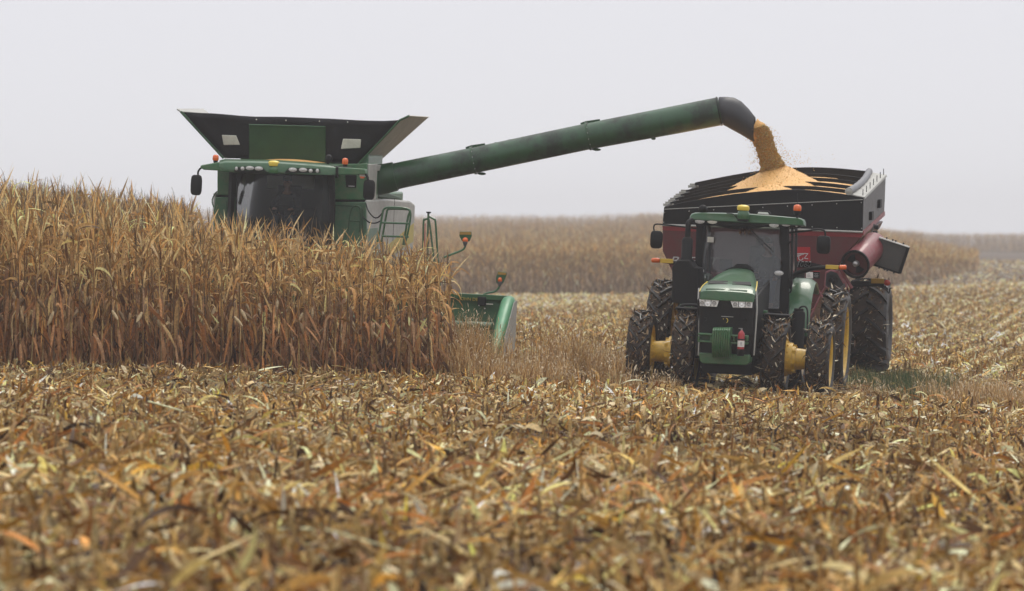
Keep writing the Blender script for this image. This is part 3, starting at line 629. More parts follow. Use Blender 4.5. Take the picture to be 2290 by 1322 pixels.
MB().lathe([(-.02, .001), (-.02, .03), (-.005, .05), (-.005, .078), (.0, .078)], 14, rl[0], 'y').build('tarp_end_ring', M['grey'], cr)
# arched bows across the opening
bows = [[(1499, 455, .95), (1600, 433, .95), (1700, 421, .95), (1790, 418.5, .95), (1850, 422, .95), (1902, 428, .95)],
        [(1510, 446, 2.0), (1610, 424, 2.0), (1700, 412, 2.0), (1790, 408.5, 2.0), (1860, 413, 2.0), (1914, 420, 2.0)],
        [(1522, 437, 3.1), (1620, 415, 3.1), (1710, 402, 3.1), (1790, 399, 3.1), (1860, 402, 3.1), (1923, 410, 3.1)],
        [(1534, 428, 4.2), (1630, 406, 4.2), (1720, 393, 4.2), (1800, 390, 4.2), (1870, 393, 4.2), (1932, 401, 4.2)],
        [(1554, 414, 5.9), (1640, 397, 5.9), (1720, 385, 5.9), (1800, 380, 5.9), (1870, 382, 5.9), (1943, 389, 5.9)]]
for i, bw in enumerate(bows):
    P = smooth_path(C.path(bw), 5); mb = MB(); h = .05 if i < 4 else .11
    mb.loft([[p + Vector((0, -.03, -h)), p + Vector((0, .03, -h)), p + Vector((0, .03, h * .5)), p + Vector((0, -.03, h * .5))] for p in P]); mb.build('tarp_bow', M['blackm'], cr, .006)
    p = P[0]; mb = MB(); mb.box((p.x - .03, p.y, p.z - .03), (.22, .09, .05)); mb.box((p.x - .06, p.y + .25, p.z + .0), (.14, .07, .05)); mb.build('bow_bracket', M['grey'], cr)
# red hopper under the black box
HP = [(1481.5, 503), (1929, 520), (1921, 536), (1893, 568), (1868, 605), (1838, 655), (1806, 720), (1790, 760), (1600, 760), (1520, 640), (1500, 600), (1482, 562)]
mb = MB(); C.poly(mb, HP, .03, LEN - .1); mb.build('hopper', M['red'], cr, .02)
mb = MB(); C.poly(mb, [(1481.5, 504.5), (1928, 521), (1927, 531), (1700, 524), (1481.5, 515)], .018, .05); mb.build('red_band', M['redband'], cr)
mb = MB(); mb.tube([B(1868, 605, .02), B(1838, 655, .02), B(1806, 722, .02)], .02, 8); mb.tube([B(1830, 648, .02), B(1838, 662, .0), B(1846, 672, -.05)], .022, 8); mb.build('hopper_edge', M['red2'], cr)
mb = MB(); C.poly(mb, [(1779, 552.5), (1812, 553), (1812, 584), (1779, 583)], .012, .03); dec = mb.build('emblem_panel', M['redb'], cr)
def stroke(pts, r, nm='emblem'):
    return MB().tube(smooth_path([B(a, b, .008) for a, b in pts], 4), r, 6).build(nm, M['silver'], dec)
stroke([(1781, 568.3), (1795, 567.2), (1807, 567.5)], .010); stroke([(1807, 567.5), (1802, 573), (1799, 578)], .009); stroke([(1799, 578), (1803, 578.5), (1807, 579)], .009)
stroke([(1781, 572), (1790, 570), (1798, 568.5)], .008); stroke([(1781, 574), (1786, 573), (1792, 570)], .008)
stroke([(1787, 574), (1786, 578), (1789, 582), (1794, 581), (1796, 577)], .010)
p = B(1779.5, 596.5, .02); lt = lettering('1080', .165, M['silver'], cr, (p.x, p.y, p.z), .3); lt.scale = (.9, 1, 1)
mb = MB(); C.poly(mb, [(1776, 586), (1812, 586.5), (1836, 592), (1845, 594.5), (1820, 599), (1776, 598)], .016, .035); mb.build('model_plate', M['blackm'], cr)
p = B(1496, 590.5, .02); lt = lettering('BRENT', .22, M['silver'], cr, (p.x, p.y, p.z), .3); lt.scale = (1.45, 1, 1)
mb = MB(); C.poly(mb, [(1802.5, 608), (1818, 609), (1818, 622.5), (1802.5, 622)], .012, .03); mb.build('warning_decal', M['white'], cr)
mb = MB(); C.poly(mb, [(1818.5, 607), (1833, 608), (1833, 623), (1818.5, 622.5)], .012, .03); db = mb.build('warning_decal', M['black'], cr)
mb = MB(); C.poly(mb, [(1819, 606), (1834, 606.5), (1834, 608), (1819, 607.5)], .010, .03); mb.build('decal_edge', M['redb'], db)
mb = MB()
for i in range(3): C.poly(mb, [(1805, 612 + i * 3), (1811 + i, 612 + i * 3), (1811 + i, 613.5 + i * 3), (1805, 613.5 + i * 3)], .008, .02); C.poly(mb, [(1821, 612 + i * 3.3), (1830, 612.4 + i * 3.3), (1830, 613.2 + i * 3.3), (1821, 612.8 + i * 3.3)], .008, .02)
mb.build('decal_print', M['silver'], db)
# folded unloading auger: dusty red tube with flange, seen end-on, and discharge hood
f0 = B(1913.5, 590.5, -.35); f1 = B(1955, 548, .75); ax = (f1 - f0).normalized()
def disk_ring(c, ax, prof, n=32):
    a = ax.cross(Vector((0, 0, 1))).normalized(); b = ax.cross(a).normalized(); mb = MB()
    return mb.loft([[c + ax * d + (a * math.cos(2 * math.pi * k / n) + b * math.sin(2 * math.pi * k / n)) * r for k in range(n)] for d, r in prof], cap=False)
LA = (f1 - f0).length
au = disk_ring(f0, ax, [(.0, .245), (.0, .275), (LA * .4, .275), (LA, .27), (LA + .05, .25), (LA + .05, .01)]).build('folded_auger', M['red2'], cr)
disk_ring(f0, ax, [(.03, .29), (-.03, .30), (-.035, .255), (.0, .25), (.05, .24), (.06, .07)]).build('auger_flange', M['blackm'], au)
disk_ring(f0, ax, [(.045, .245), (.05, .001)]).build('auger_bulkhead', M['red'], au)
disk_ring(f0, ax, [(-.05, .001), (-.05, .03), (-.02, .06), (.05, .065)], 16).build('auger_shaft', M['steel'], au)
a = ax.cross(Vector((0, 0, 1))).normalized(); b = ax.cross(a).normalized(); mb = MB()
for k0, rad in ((.6, .2), (3.5, .19)):
    secs = []
    for i in range(8):
        t = k0 + i * .16; secs.append([f0 + ax * (.0 + i * .006) + (a * math.cos(t) + b * math.sin(t)) * rr for rr in (.06, rad)] + [f0 + ax * (.02 + i * .006) + (a * math.cos(t) + b * math.sin(t)) * rr for rr in (rad, .06)])
    mb.loft(secs)
mb.build('auger_flighting', M['blackm'], au)
mb = MB(); p = f0 + ax * .22 + (b * -.19 + a * .2); 
p = B(1945, 565, -.1); mb.box(p, (.05, .02, .06)); mb.build('reflective_patch', M['white'], au)
mb = MB(); C.poly(mb, [(1962, 537), (1968, 531), (2034, 552.5), (2031, 557), (2014, 612), (2006, 611), (1950, 592), (1957, 570)], .45, .52); hd = mb.build('discharge_hood', M['hood'], cr, .01)
mb = MB(); C.poly(mb, [(2028, 552), (2034.5, 554), (2015, 612.5), (2008, 611)], .40, .5); C.poly(mb, [(1951, 589), (2012, 609), (2011, 613), (1951, 594)], .41, .5); mb.build('hood_edge', M['black'], hd, .005)
mb = MB(); C.poly(mb, [(1966, 529.5), (2034, 551.5), (2033, 554), (1966, 532.5)], .40, .5); mb.build('hood_flange', M['white'], hd)
mb = MB()
for t in (.25, .45, .55, .8):
    mb.ell(B(1966 + 68 * t, 529 + 22 * t - 2, .42), (.02, .02, .02), 6, 4); mb.ell(B(1951 + 60 * t, 592 + 20 * t + 2, .42), (.02, .02, .02), 6, 4)
mb.build('hood_bolts', M['black'], hd)
mb = MB(); C.rect(mb, 1955, 504, 1964, 513, 1.2, 1.35); C.rect(mb, 1952, 517, 1962, 527, .8, .95); mb.tube([B(1946, 527, .8), B(1952, 512, 1.1), B(1955, 502, 1.3)], .02, 6); mb.build('work_lights', M['blackm'], cr, .01)
# lower auger housing opening
mb = MB(); C.poly(mb, [(1846, 608), (1858, 603), (1874, 607), (1893, 640), (1895, 652), (1890, 668), (1866, 660), (1842, 640)], -.10, .2); ho = mb.build('auger_housing', M['red2'], cr, .015)
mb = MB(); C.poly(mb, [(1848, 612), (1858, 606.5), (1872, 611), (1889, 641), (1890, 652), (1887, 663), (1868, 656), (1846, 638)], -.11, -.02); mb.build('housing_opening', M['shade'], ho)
mb = MB(); C.poly(mb, [(1864, 655), (1889, 633), (1891, 652), (1887, 664)], -.125, -.10); mb.build('housing_plate', M['grey3'], ho)
mb = MB(); c = B(1861, 628, -.11); mb.lathe([(-.03, .001), (-.03, .04), (0, .06), (.0, .12), (.02, .14)], 16, c, 'y'); mb.build('housing_shaft', M['blackm'], ho)
mb = MB(); mb.tube([B(1880, 604, -.05), B(1893, 625, -.05), B(1905, 645, -.05)], .035, 8); mb.tube([B(1872, 606, -.08), B(1890, 632, -.08), B(1897, 655, -.08)], .03, 8); mb.build('housing_braces', M['red2'], cr)
# running gear
CW = (.98, .86, .46, 15, .085, 1, M['grey'])
for x in (-1.84, 1.84): wheel(cr, x, 3.9, .93, CW, .1 if x < 0 else -.1, .2)
mb = MB(); mb.tube([(-1.9, 3.9, .93), (1.9, 3.9, .93)], .1, 10); mb.box((0, 3.9, 1.2), (1.4, .4, .5)); mb.box((0, 2.2, .95), (.3, 6., .25)); mb.box((-.5, .5, .9), (.15, 2.4, .2)); mb.box((.5, .5, .9), (.15, 2.4, .2))
mb.tube([(-.05, -.4, .9), (-.1, -3.4, .66)], .13, 8); mb.build('frame_and_tongue', M['red'], cr, .01)
mb = MB(); mb.tube([(.55, -.2, .1), (.55, -.2, .9)], .05, 8); mb.box((.55, -.2, .08), (.25, .25, .03)); mb.build('jack_stand', M['blackm'], cr)
mb = MB(); C.rect(mb, 1903, 629, 1977, 641, 2.6, 2.75); mb.build('light_bar', M['blackm'], cr, .01)
mb = MB(); C.rect(mb, 1948, 623, 1977, 634, 2.56, 2.6); mb.build('amber_reflector', M['reflect2'], cr, .005)
oval(C, 'side_marker', 1984, 632.5, 2.6, 6.2, 6.2, M['redlens'], cr)
mb = MB(); mb.tube([B(1976, 634, 2.65), B(1984, 634, 2.65)], .02, 6); mb.tube(smooth_path([B(1970, 641, 2.6), B(1982, 648, 2.6), B(1988, 656, 2.6), B(1990, 646, 2.6), B(1996, 644, 2.6)], 4), .014, 6); mb.build('light_wiring', M['black'], cr)
# ------------------------------------------------------------------ corn in the cart and the falling stream
M_corn = mat('shelled_corn', (.78, .43, .15), .55, scale=70, var=.35, bump=.6, spec=.35)
M_kern = veg_mat('corn_kernels', .55, .3, .25, 40)
PAL_CORN = [(.84, .48, .15, 4), (.85, .56, .23, 3), (.78, .38, .09, 2), (.85, .68, .40, 1)]
def kernels(P, r):
    n = len(P); d = np.array([[1, 0, 0], [-1, 0, 0], [0, 1, 0], [0, -1, 0], [0, 0, 1], [0, 0, -1]], float)
    ang = rng.uniform(0, 6.28, n); rot = np.stack([np.cos(ang), np.sin(ang)], 1)
    v = d[None] * (r[:, None, None] * np.array([1, .7, .85]) * rng.uniform(.7, 1.3, (n, 1, 3)))
    x = v[..., 0] * rot[:, None, 0] - v[..., 2] * rot[:, None, 1]; z = v[..., 0] * rot[:, None, 1] + v[..., 2] * rot[:, None, 0]
    v = np.stack([x, v[..., 1], z], -1) + P[:, None]
    f = np.array([[0, 2, 4, 4], [2, 1, 4, 4], [1, 3, 4, 4], [3, 0, 4, 4], [2, 0, 5, 5], [1, 2, 5, 5], [3, 1, 5, 5], [0, 3, 5, 5]])
    f = np.array([[2, 1, 4, 0], [4, 1, 3, 0], [3, 1, 5, 0], [5, 1, 2, 0]])   # four folded quads make the body
    q = (np.arange(n) * 6)[:, None, None] + f[None]
    return v.reshape(-1, 3), q.reshape(-1, 4), np.repeat(pal_pick(PAL_CORN, n, .18), 6, 0)
peak = B(1746, 367, 2.6); NX, NY = 64, 70
xs = np.linspace(lf0.x + .1, fr0.x - .12, NX); ys = np.linspace(.08, LEN - .1, NY)
def heap_z(x, y):
    rim = 3.42 - 0. * y + .055 * y
    r = np.sqrt((x - peak.x) ** 2 + ((y - peak.y) * .72) ** 2)
    r2 = np.sqrt((x - (peak.x + .02)) ** 2 + ((y - .7) * .75) ** 2)
    c1 = peak.z - .52 * np.sqrt(r * r + .012) + .05
    c2 = B(1765, 405, .7).z - .42 * np.sqrt(r2 * r2 + .03)
    base = B(1700, 436, .3).z - .02 + .05 * (y - .3) - .21 * np.maximum(np.abs(x - peak.x) - .45, 0)
    z = np.maximum(np.maximum(c1, c2), base)
    return z + .012 * np.sin(x * 23 + y * 11) * np.sin(y * 19 - x * 7)
X, Y = np.meshgrid(xs, ys); Z = heap_z(X, Y)
mb = MB(); mb.loft([[(X[j, i], Y[j, i], Z[j, i]) for i in range(NX)] for j in range(NY)], cap=False, close=False)
hp = mb.build('corn_heap', M_corn, None, smooth=180); hp.matrix_world = C.M
tag(hp, 'heap of golden shelled corn filling the grain cart under its arched bows', 'corn heap')
n = 3000; kx = rng.uniform(-1.6, 1.6, n) * rng.uniform(.1, 1, n) + peak.x; ky = rng.uniform(.1, LEN - .2, n); kx = np.clip(kx, xs[0], xs[-1])
kv = Veg(); kv.addq(*kernels(np.stack([kx, ky, heap_z(kx, ky) + .004], 1), rng.uniform(.005, .011, n)))
ko = tag(kv.build('loose_kernels', M_kern, hp), kind='stuff')
# ------------------------------------------------------------------ combine harvester
K_ = Veh('combine_harvester', (-4.55, 108.0, float(gz(-4.5, 109))), -7.0, 2.8, 1.0)
cb = tag(K_.root, 'green combine harvester with raised black tank extensions unloading beside the standing corn', 'combine harvester')
D = K_.at
# grain tank extensions: front wall is a black tarp with a green middle panel, the sides grey steel
TY = 1.95
fw = [(500, 353), (799, 366), (892, 269), (870, 271), (810, 270.5), (740, 266), (650, 262.5), (560, 261), (470, 254), (411, 252)]
P0, P1 = D(500, 353, TY), D(799, 366, TY)
def lean(px, py):                                   # the wall leans forward as it rises
    b = D(px, py, TY); y = TY - .30 * max(0, b.z - P0.z); return D(px, py, y)
mb = MB(); cols = 16; secs = []
topx = np.linspace(411, 892, cols); topy = np.interp(topx, [411, 470, 560, 650, 740, 810, 870, 892], [252, 254, 261, 262.5, 266, 270.5, 271, 269])
botx = np.linspace(500, 799, cols); boty = np.linspace(353, 366, cols)
for i in range(9):
    t = i / 8; secs.append([lean(botx[j] + (topx[j] - botx[j]) * t, boty[j] + (topy[j] - boty[j]) * t) + Vector((0, .035 * math.sin(j * 1.3 + i * .9) * t, 0)) for j in range(cols)])
mb.loft(secs, cap=False, close=False)
tf = mb.build('tank_front_wall', M['tarp'], cb, smooth=180); sdm = tf.modifiers.new('thick', 'SOLIDIFY'); sdm.thickness = .02
tw_ = [lean(558, 279), lean(729, 284), lean(729, 362), lean(558, 357)]
MB().prism([p + Vector((0, -.07, 0)) for p in tw_], (0, .05, 0)).build('tank_front_panel', M['dgreen2'], cb, .01)
mb = MB(); mb.tube([lean(558, 278.5) + Vector((0, -.08, 0)), lean(729, 283.5) + Vector((0, -.08, 0))], .012, 6); mb.build('panel_edge', M['green'], cb)
for q in ([(497, 302), (529, 303), (537.5, 324), (501, 324.5)], [(768, 310.5), (808, 311.5), (807, 331), (763, 333.5)]):
    MB().prism([lean(*p) + Vector((0, -.06, 0)) for p in q], (0, .03, 0)).build('tank_window', M['lgrey'], cb, .012)
mb = MB()
for px in (574, 640, 715, 778): mb.ell(lean(px, np.interp(px, [411, 560, 740, 892], [259, 267, 272, 276])) + Vector((0, -.03, 0)), (.014, .014, .014), 6, 4)
mb.build('tarp_buttons', M['lgrey'], cb)
def slab4(p, nrm): 
    n = Vector(nrm); return MB().loft([p, [q + n for q in p]])
rw = [lean(799, 366) + Vector((.03, .0, 0)), lean(892, 268.5) + Vector((.02, .0, 0)), D(915, 259, TY - .45), D(959, 262, TY + 2.6), D(851, 359, TY + 2.6)]
MB().loft([[q for q in rw], [q + Vector((-.04, 0.02, -.02)) for q in rw]]).build('tank_side_wall', M['grey2'], cb, .01)
MB().tube([rw[0], rw[1], rw[2]], .022, 8).build('tank_edge', M['green'], cb)
MB().tube([rw[2], rw[3]], .012, 6).build('tank_rim', M['lgrey'], cb)
lw = [lean(500, 353), lean(403, 249), D(395, 243, TY - .5), D(455, 243, TY + 2.6), D(545, 352, TY + 2.6)]
slab4([lw[0], lw[1], lw[3], lw[4]], (.03, 0, -.02)).build('tank_side_wall', M['grey2'], cb, .01)
slab4([lw[1] + Vector((.02, -.02, .0)), lw[2], lw[3], D(468, 254, TY + .2)], (0, .03, -.03)).build('tank_flap', M['grey2'], cb)
MB().tube([lean(500, 354), lean(404, 249.5)], .025, 8).build('tank_edge', M['green'], cb)
slab4([lw[4], lw[3] + Vector((.1, 0, -.25)), rw[3] + Vector((-.45, 0, -.25)), rw[4] + Vector((-.1, 0, 0))], (0, .03, 0)).build('tank_rear_wall', M['tarp'], cb)
# corn level in the tank just above the cab roof
mb = MB(); secs = []
for i in range(8):
    y = 1.3 + i * .1; row = []
    for j in range(22):
        u = j / 21; px = 553 + 176 * u; h = math.sin(math.pi * u) ** .9 * (7.5 + 0 * i) * math.sin(math.pi * (i + .01) / 7.02) ** .5
        row.append(D(px, 363 - h + 3.0 * u - 1.5, y))
    secs.append(row)
mb.loft(secs, cap=False, close=False); tk = mb.build('tank_corn', M_corn, None, smooth=180); tk.matrix_world = K_.M
tag(tk, 'thin strip of golden corn showing over the cab roof of the combine', 'corn heap')
# cab roof with visor wings
mb = MB(); secs = []
for (y, dz, k) in ((-.42, -.0, .98), (-.40, .02, .99), (-.2, .05, 1.), (.6, .08, 1.), (1.3, .07, 1.), (1.5, .02, .98)):
    l, r = D(489, 372, y), D(760, 382, y); c = (l + r) / 2; hw = (r.x - l.x) / 2 * k; zc = c.z; q = []
    for u, v in ((-1, -.02), (-.99, .05), (-.9, .08), (-.4, .10), (0, .11), (.4, .10), (.9, .08), (.99, .05), (1, -.02), (.9, -.06), (-.9, -.06)): q.append((c.x + hw * u, y, zc + v + dz - .02))
    secs.append(q)
mb.loft(secs).build('cab_roof', M['green'], cb, smooth=60)
mb = MB(); K_.poly(mb, [(490, 366), (530, 366), (545, 365), (588, 367), (600, 380), (600, 385), (625, 386), (632, 379), (642, 368), (690, 368), (740, 373), (815, 378), (818, 390), (760, 391), (735, 392), (640, 389), (540, 387), (490, 383)], -.40, -.05)
mb.build('roof_visor', M['green2'], cb, .015)
mb = MB(); K_.poly(mb, [(524, 373), (548, 371), (586, 372), (595, 381), (600, 387), (540, 387), (523, 384)], -.42, -.36); K_.poly(mb, [(634, 386), (645, 375), (690, 375), (716, 377), (720, 389), (640, 388)], -.42, -.36); mb.build('lamp_recess', M['black'], cb, .01)
for px, py, rx, ry in ((529, 377, 3, 4), (542.5, 377, 4, 4), (559, 376, 8.5, 4.2), (579, 377, 8.5, 4.2), (655, 379.5, 8.5, 4.2), (678, 380, 8.5, 4.2), (695, 382, 4, 4), (710, 382, 3.3, 4.2)): oval(K_, 'roof_lamp', px, py, -.43, rx, ry, M['lamp'], cb)
mb = MB(); K_.poly(mb, [(447, 371.5), (452, 369), (492, 362), (494, 382), (456, 380), (450, 377)], -.3, .1); mb.build('visor_wing', M['green2'], cb, .02)
mb = MB(); mb.tube(smooth_path([D(740, 373, -.3), D(775, 376, -.32), (D(800, 381, -.34)), D(814, 386, -.36), D(820, 394, -.36), D(824, 404, -.36)], 4), .022, 8); mb.build('visor_bar', M['black'], cb)
mb = MB(); K_.poly(mb, [(803, 386), (815, 387), (816, 396), (804, 396)], -.33, -.2); mb.build('side_lamp', M['white'], cb, .01); mb = MB(); K_.poly(mb, [(804, 394), (815, 395), (813, 399), (806, 399)], -.335, -.2); mb.build('side_lamp_lens', M['amber'], cb)
mb = MB(); K_.rect(mb, 750, 374, 756, 398, -.44, -.3); mb.build('visor_joint', M['black'], cb, .01)
dome(K_, 613, 370, 387, -.35, 13, M['green2'], cb, 'receiver_base'); dome(K_, 612.5, 359, 371.5, -.35, 13.2, M['domey'], cb, 'receiver_dome')
for px, y0, y1 in ((482, 346, 357), (771.5, 353.5, 365.5)):
    dome(K_, px, y0, y1 + 2, .2, 7, M['amber'], cb, 'beacon_light'); b = D(px, y1 + 8, .2); MB().lathe([(0, .04), (.05, .05), (.09, .06), (.09, .01)], 16, b, 'z').build('beacon_base', M['black'], cb)
MB().ell(D(735.5, 355, .3), (.075, .07, .085)).build('ball_antenna', M['black'], cb); MB().tube([D(734, 358, .3), D(733, 370, .3)], .03, 8).build('antenna_mount', M['black'], cb)
mirror(K_, 426, 391, 451, 437, -.3, cb, [(443, 393, -.26), (443, 385, -.26), (448, 377, -.25), (456, 374, -.2)], .02)
mirror(K_, 812, 402, 838, 447, -.3, cb, [(822, 404, -.28), (823, 398, -.28), (819, 390, -.3)], .02)
# cab glass and interior
rows = []
for i in range(8):
    t = i / 7; row = []
    for j in range(13):
        u = j / 12; px = 533 + 208 * u; py = 386 + 4 * u + 175 * t; bow = .42 * (1 - (2 * u - 1) ** 2)
        p = D(px, py, -.05); row.append((p.x, -.02 - bow - .25 * math.sin(math.pi * t * .8) + .05, p.z))
    rows.append(row)
MB().loft(rows, cap=False, close=False).build('windscreen', M['glass_c'], cb)
mb = MB()
for pts in ([(529, 385), (540, 386), (538, 470), (542, 560), (528, 560), (527, 470)], [(733, 389), (746, 390), (748, 470), (742, 560), (728, 560), (736, 470)]): K_.poly(mb, pts, -.08, .08)
mb.build('cab_pillar', M['black'], cb, .015)
mb = MB(); cc = D(640, 480, 1.45); mb.box((cc.x, 1.55, cc.z - .1), (1.85, .08, 1.9)); mb.box((cc.x - .93, .75, cc.z), (.06, 1.5, 1.7)); mb.box((cc.x + .93, .75, cc.z), (.06, 1.5, 1.7)); mb.box((cc.x, .7, cc.z + .85), (1.9, 1.6, .06)); mb.box((cc.x, .7, cc.z - .85), (1.9, 1.6, .06))
mb.build('cab_shell', M['shade'], cb)
for x0, x1 in ((597, 633), (652, 703)):
    mb = MB(); K_.rect(mb, x0, 393, x1, 422, 1.46, 1.5); mb.build('rear_window', M['pale'], cb, .01)
sx = D(641, 480, 1.0).x; sz = D(641, 500, 1.0).z
mb = MB(); mb.box((sx, 1.0, sz), (.5, .5, .12)); mb.box((sx, 1.25, sz + .4), (.5, .12, .75)); mb.box((sx, 1.0, sz - .25), (.3, .3, .4)); mb.build('driver_seat', M['seat'], cb, .04)
mb = MB(); mb.tube([(sx + math.cos(a) * .19, .45 + math.sin(a) * .15, sz + .27 + math.sin(a) * .1) for a in np.linspace(0, 6.283, 21)], .015, 8, False); mb.tube([(sx, .45, sz + .27), (sx, .25, sz - .5)], .04, 8); mb.build('steering_wheel', M['black'], cb)
mb = MB(); mb.box((sx + .55, .55, sz + .25), (.26, .05, .2)); mb.tube([(sx + .5, .6, sz - .1), (sx + .55, .57, sz + .25)], .02, 6); mb.build('display_screen', M['black'], cb, .01)
# body panels left and right of the cab, grey flank and rear hood
mb = MB(); K_.poly(mb, [(486, 380), (532, 382), (531, 437), (486, 436)], .55, 2.0); mb.build('upper_body_panel', M['green2'], cb, .012)
mb = MB(); K_.poly(mb, [(482, 441), (531, 442), (530, 600), (478, 600), (478, 470)], .45, 2.0); mb.build('lower_body_panel', M['green3'], cb, .015)
mb = MB(); K_.poly(mb, [(742, 368), (821, 366), (821, 447), (744, 446)], .55, 2.0); mb.build('upper_body_panel', M['green2'], cb, .012)
mb = MB(); K_.poly(mb, [(744, 452), (818, 452), (823, 600), (742, 600)], .45, 2.0); mb.build('lower_body_panel', M['green3'], cb, .015)
mb = MB(); K_.poly(mb, [(772, 391), (797, 391.5), (796, 420), (774, 419)], .52, .6); vn = mb.build('panel_window', M['black'], cb, .01)
mb = MB(); K_.rect(mb, 779, 415.5, 793, 417.5, .515, .53); mb.build('window_decal', M['silver'], vn)
mb = MB(); K_.poly(mb, [(484, 436), (531, 437), (531, 443), (484, 442)], .6, 2.); K_.poly(mb, [(743, 446), (821, 447), (821, 453), (743, 453)], .6, 2.); mb.build('panel_gap', M['black'], cb)
mb = MB(); mb.tube([D(507, 450, .43), D(507, 540, .43)], .01, 6); mb.tube([D(750, 459, .43), D(803, 461, .43), D(810, 468, .43), D(812, 540, .43)], .014, 6); mb.build('panel_seam', M['dgreen'], cb)
xR = D(821, 400, .6).x
def flank(name, y0, y1, pz, m, th=.06):
    return MB().prism([(xR - .03, a, b) for a, b in pz], (th, 0, 0)).build(name, m, cb, .02)
zt, zm, zl = D(821, 367, .6).z, D(821, 447, .6).z, D(821, 600, .6).z
MB().prism([(xR - .02, .62, zt), (xR - .02, 1.75, zt), (xR - .02, 1.75, zm), (xR - .02, .62, zm)], (.05, 0, 0)).build('tank_side_panel', M['grey2'], cb, .01)
MB().prism([(xR - .02, 1.75, zt - .02), (xR - .02, 4.3, zt - .02), (xR - .02, 4.3, zt - .14), (xR - .02, 1.75, zt - .14)], (.05, 0, 0)).build('tank_ledge', M['grey2'], cb, .01)
ze = D(926, 449, 7.).z
mb = MB(); mb.prism([(xR - .02, .5, zm), (xR - .02, 3.0, zm + .0), (xR - .02, 6.6, ze + .0), (xR - .02, 7.3, ze - .08), (xR - .02, 7.4, zl), (xR - .02, .5, zl)], (.08, 0, 0)); mb.build('side_shield', M['grey2'], cb, .04)
mb = MB(); mb.prism([(xR + .065, 3.6, zm - .95), (xR + .065, 7.2, zm - .55), (xR + .065, 7.2, zm - .95), (xR + .065, 3.9, zm - 1.2)], (.006, 0, 0)); mb.build('side_stripe', M['domey2'], cb)
mb = MB(); mb.box((xR + .062, 4.2, (zm + zl) / 2), (.006, .02, zm - zl)); mb.build('shield_seam', M['blackm'], cb)
xL = D(482, 460, .5).x
MB().prism([(xL, .5, zm), (xL, 7.2, ze), (xL, 7.3, zl), (xL, .5, zl)], (-.06, 0, 0)).build('side_shield', M['grey2'], cb, .04)
mb = MB(); mb.box(((xL + xR) / 2, 4.6, (zm + zl) / 2 - .1), (xR - xL - .3, 5.4, zm - zl)); mb.box(((xL + xR) / 2, 3.0, zm + .3), (xR - xL - .4, 2.0, 1.2)); mb.box(((xL + xR) / 2, 6.6, zm - .2), (xR - xL - .5, 2.0, .6)); mb.build('body', M['green2'], cb, .04)
mb = MB(); mb.prism([(xR - .3, 2.6, zm + .02), (xR - .3, 6.0, zm - .05), (xR - .3, 6.0, zm + .0), (xR - .3, 2.6, zm + .2)], (.25, 0, 0)); mb.build('engine_cover', M['dgreen'], cb, .02)
# handrails and ladder on the platform
def rail(pts, r=.022, m='green', nm='handrail'): return MB().tube(smooth_path(K_.path(pts), 4), r, 8).build(nm, M[m], cb)
for dx, yy in ((0, -.1), (9, .25)):
    mb = MB(); mb.tube(smooth_path(K_.path([(843 + dx * .9, 548, yy), (848 + dx, 520, yy), (855 + dx, 480, yy), (858 + dx, 469, yy), (868 + dx, 464 + dx * .35, yy), (900 + dx, 465 + dx * .35, yy), (915 + dx * .2, 470 + dx * .2, yy), (918 + dx * .2 - (dx * .8), 485, yy), (912 - dx * .6, 520, yy), (905 - dx * .4, 548, yy)]), 4), .021, 8)
    if dx == 0:
        for y0, y1 in ((498, 500), (528, 530)): mb.tube([D(853, y0, yy), D(914, y1, yy)], .02, 8)
    mb.build('handrail', M['green'], cb)
rail([(778, 520, .1), (783, 480, .1), (789, 464, .1), (798, 461, .1), (805, 466, .1), (806, 480, .1), (804, 520, .1)], .016, 'dgreen'); rail([(781, 494, .1), (805, 495, .1)], .014, 'dgreen')
MB().tube(smooth_path(K_.path([(818, 455, .4), (824, 472, .2), (836, 486, .0), (846, 486, -.1), (855, 476, -.1)]), 4), .014, 6).build('hose', M['black'], cb)
MB().tube(smooth_path(K_.path([(812, 485, .3), (825, 497, .1), (840, 499, .0), (853, 493, -.1)]), 4), .014, 6).build('hose', M['black'], cb)
rail([(478, 463, .4), (475, 455, .4), (475, 445, .4), (481, 433, .4), (486, 428, .4)], .012, 'dgreen')
# folded ladder frame out to the side
mb = MB()
for pts in ([(946, 600, -.6), (947, 500, -.6), (950, 492, -.6), (955, 490, -.6), (960, 495, -.6), (968, 560, -.6), (978, 640, -.6)], [(958, 488, -.6), (957, 510, -.6), (955, 640, -.6)], [(958, 484, -.6), (970, 490, -.6), (974, 498, -.6), (978, 560, -.6), (984, 640, -.6)]):
    mb.tube(smooth_path(K_.path(pts), 4), .02, 8)
mb.tube([D(958, 490, -.6), D(958, 478, -.6)], .022, 8); mb.build('ladder_frame', M['green'], cb)
MB().lathe([(0, .02), (.02, .05), (.04, .05), (.04, .001)], 12, D(958.5, 478, -.6), 'z').build('ladder_cap', M['black'], cb)
MB().tube([D(951, 500, -.62), D(948, 620, -.62)], .008, 6).build('ladder_cable', M['redb'], cb)
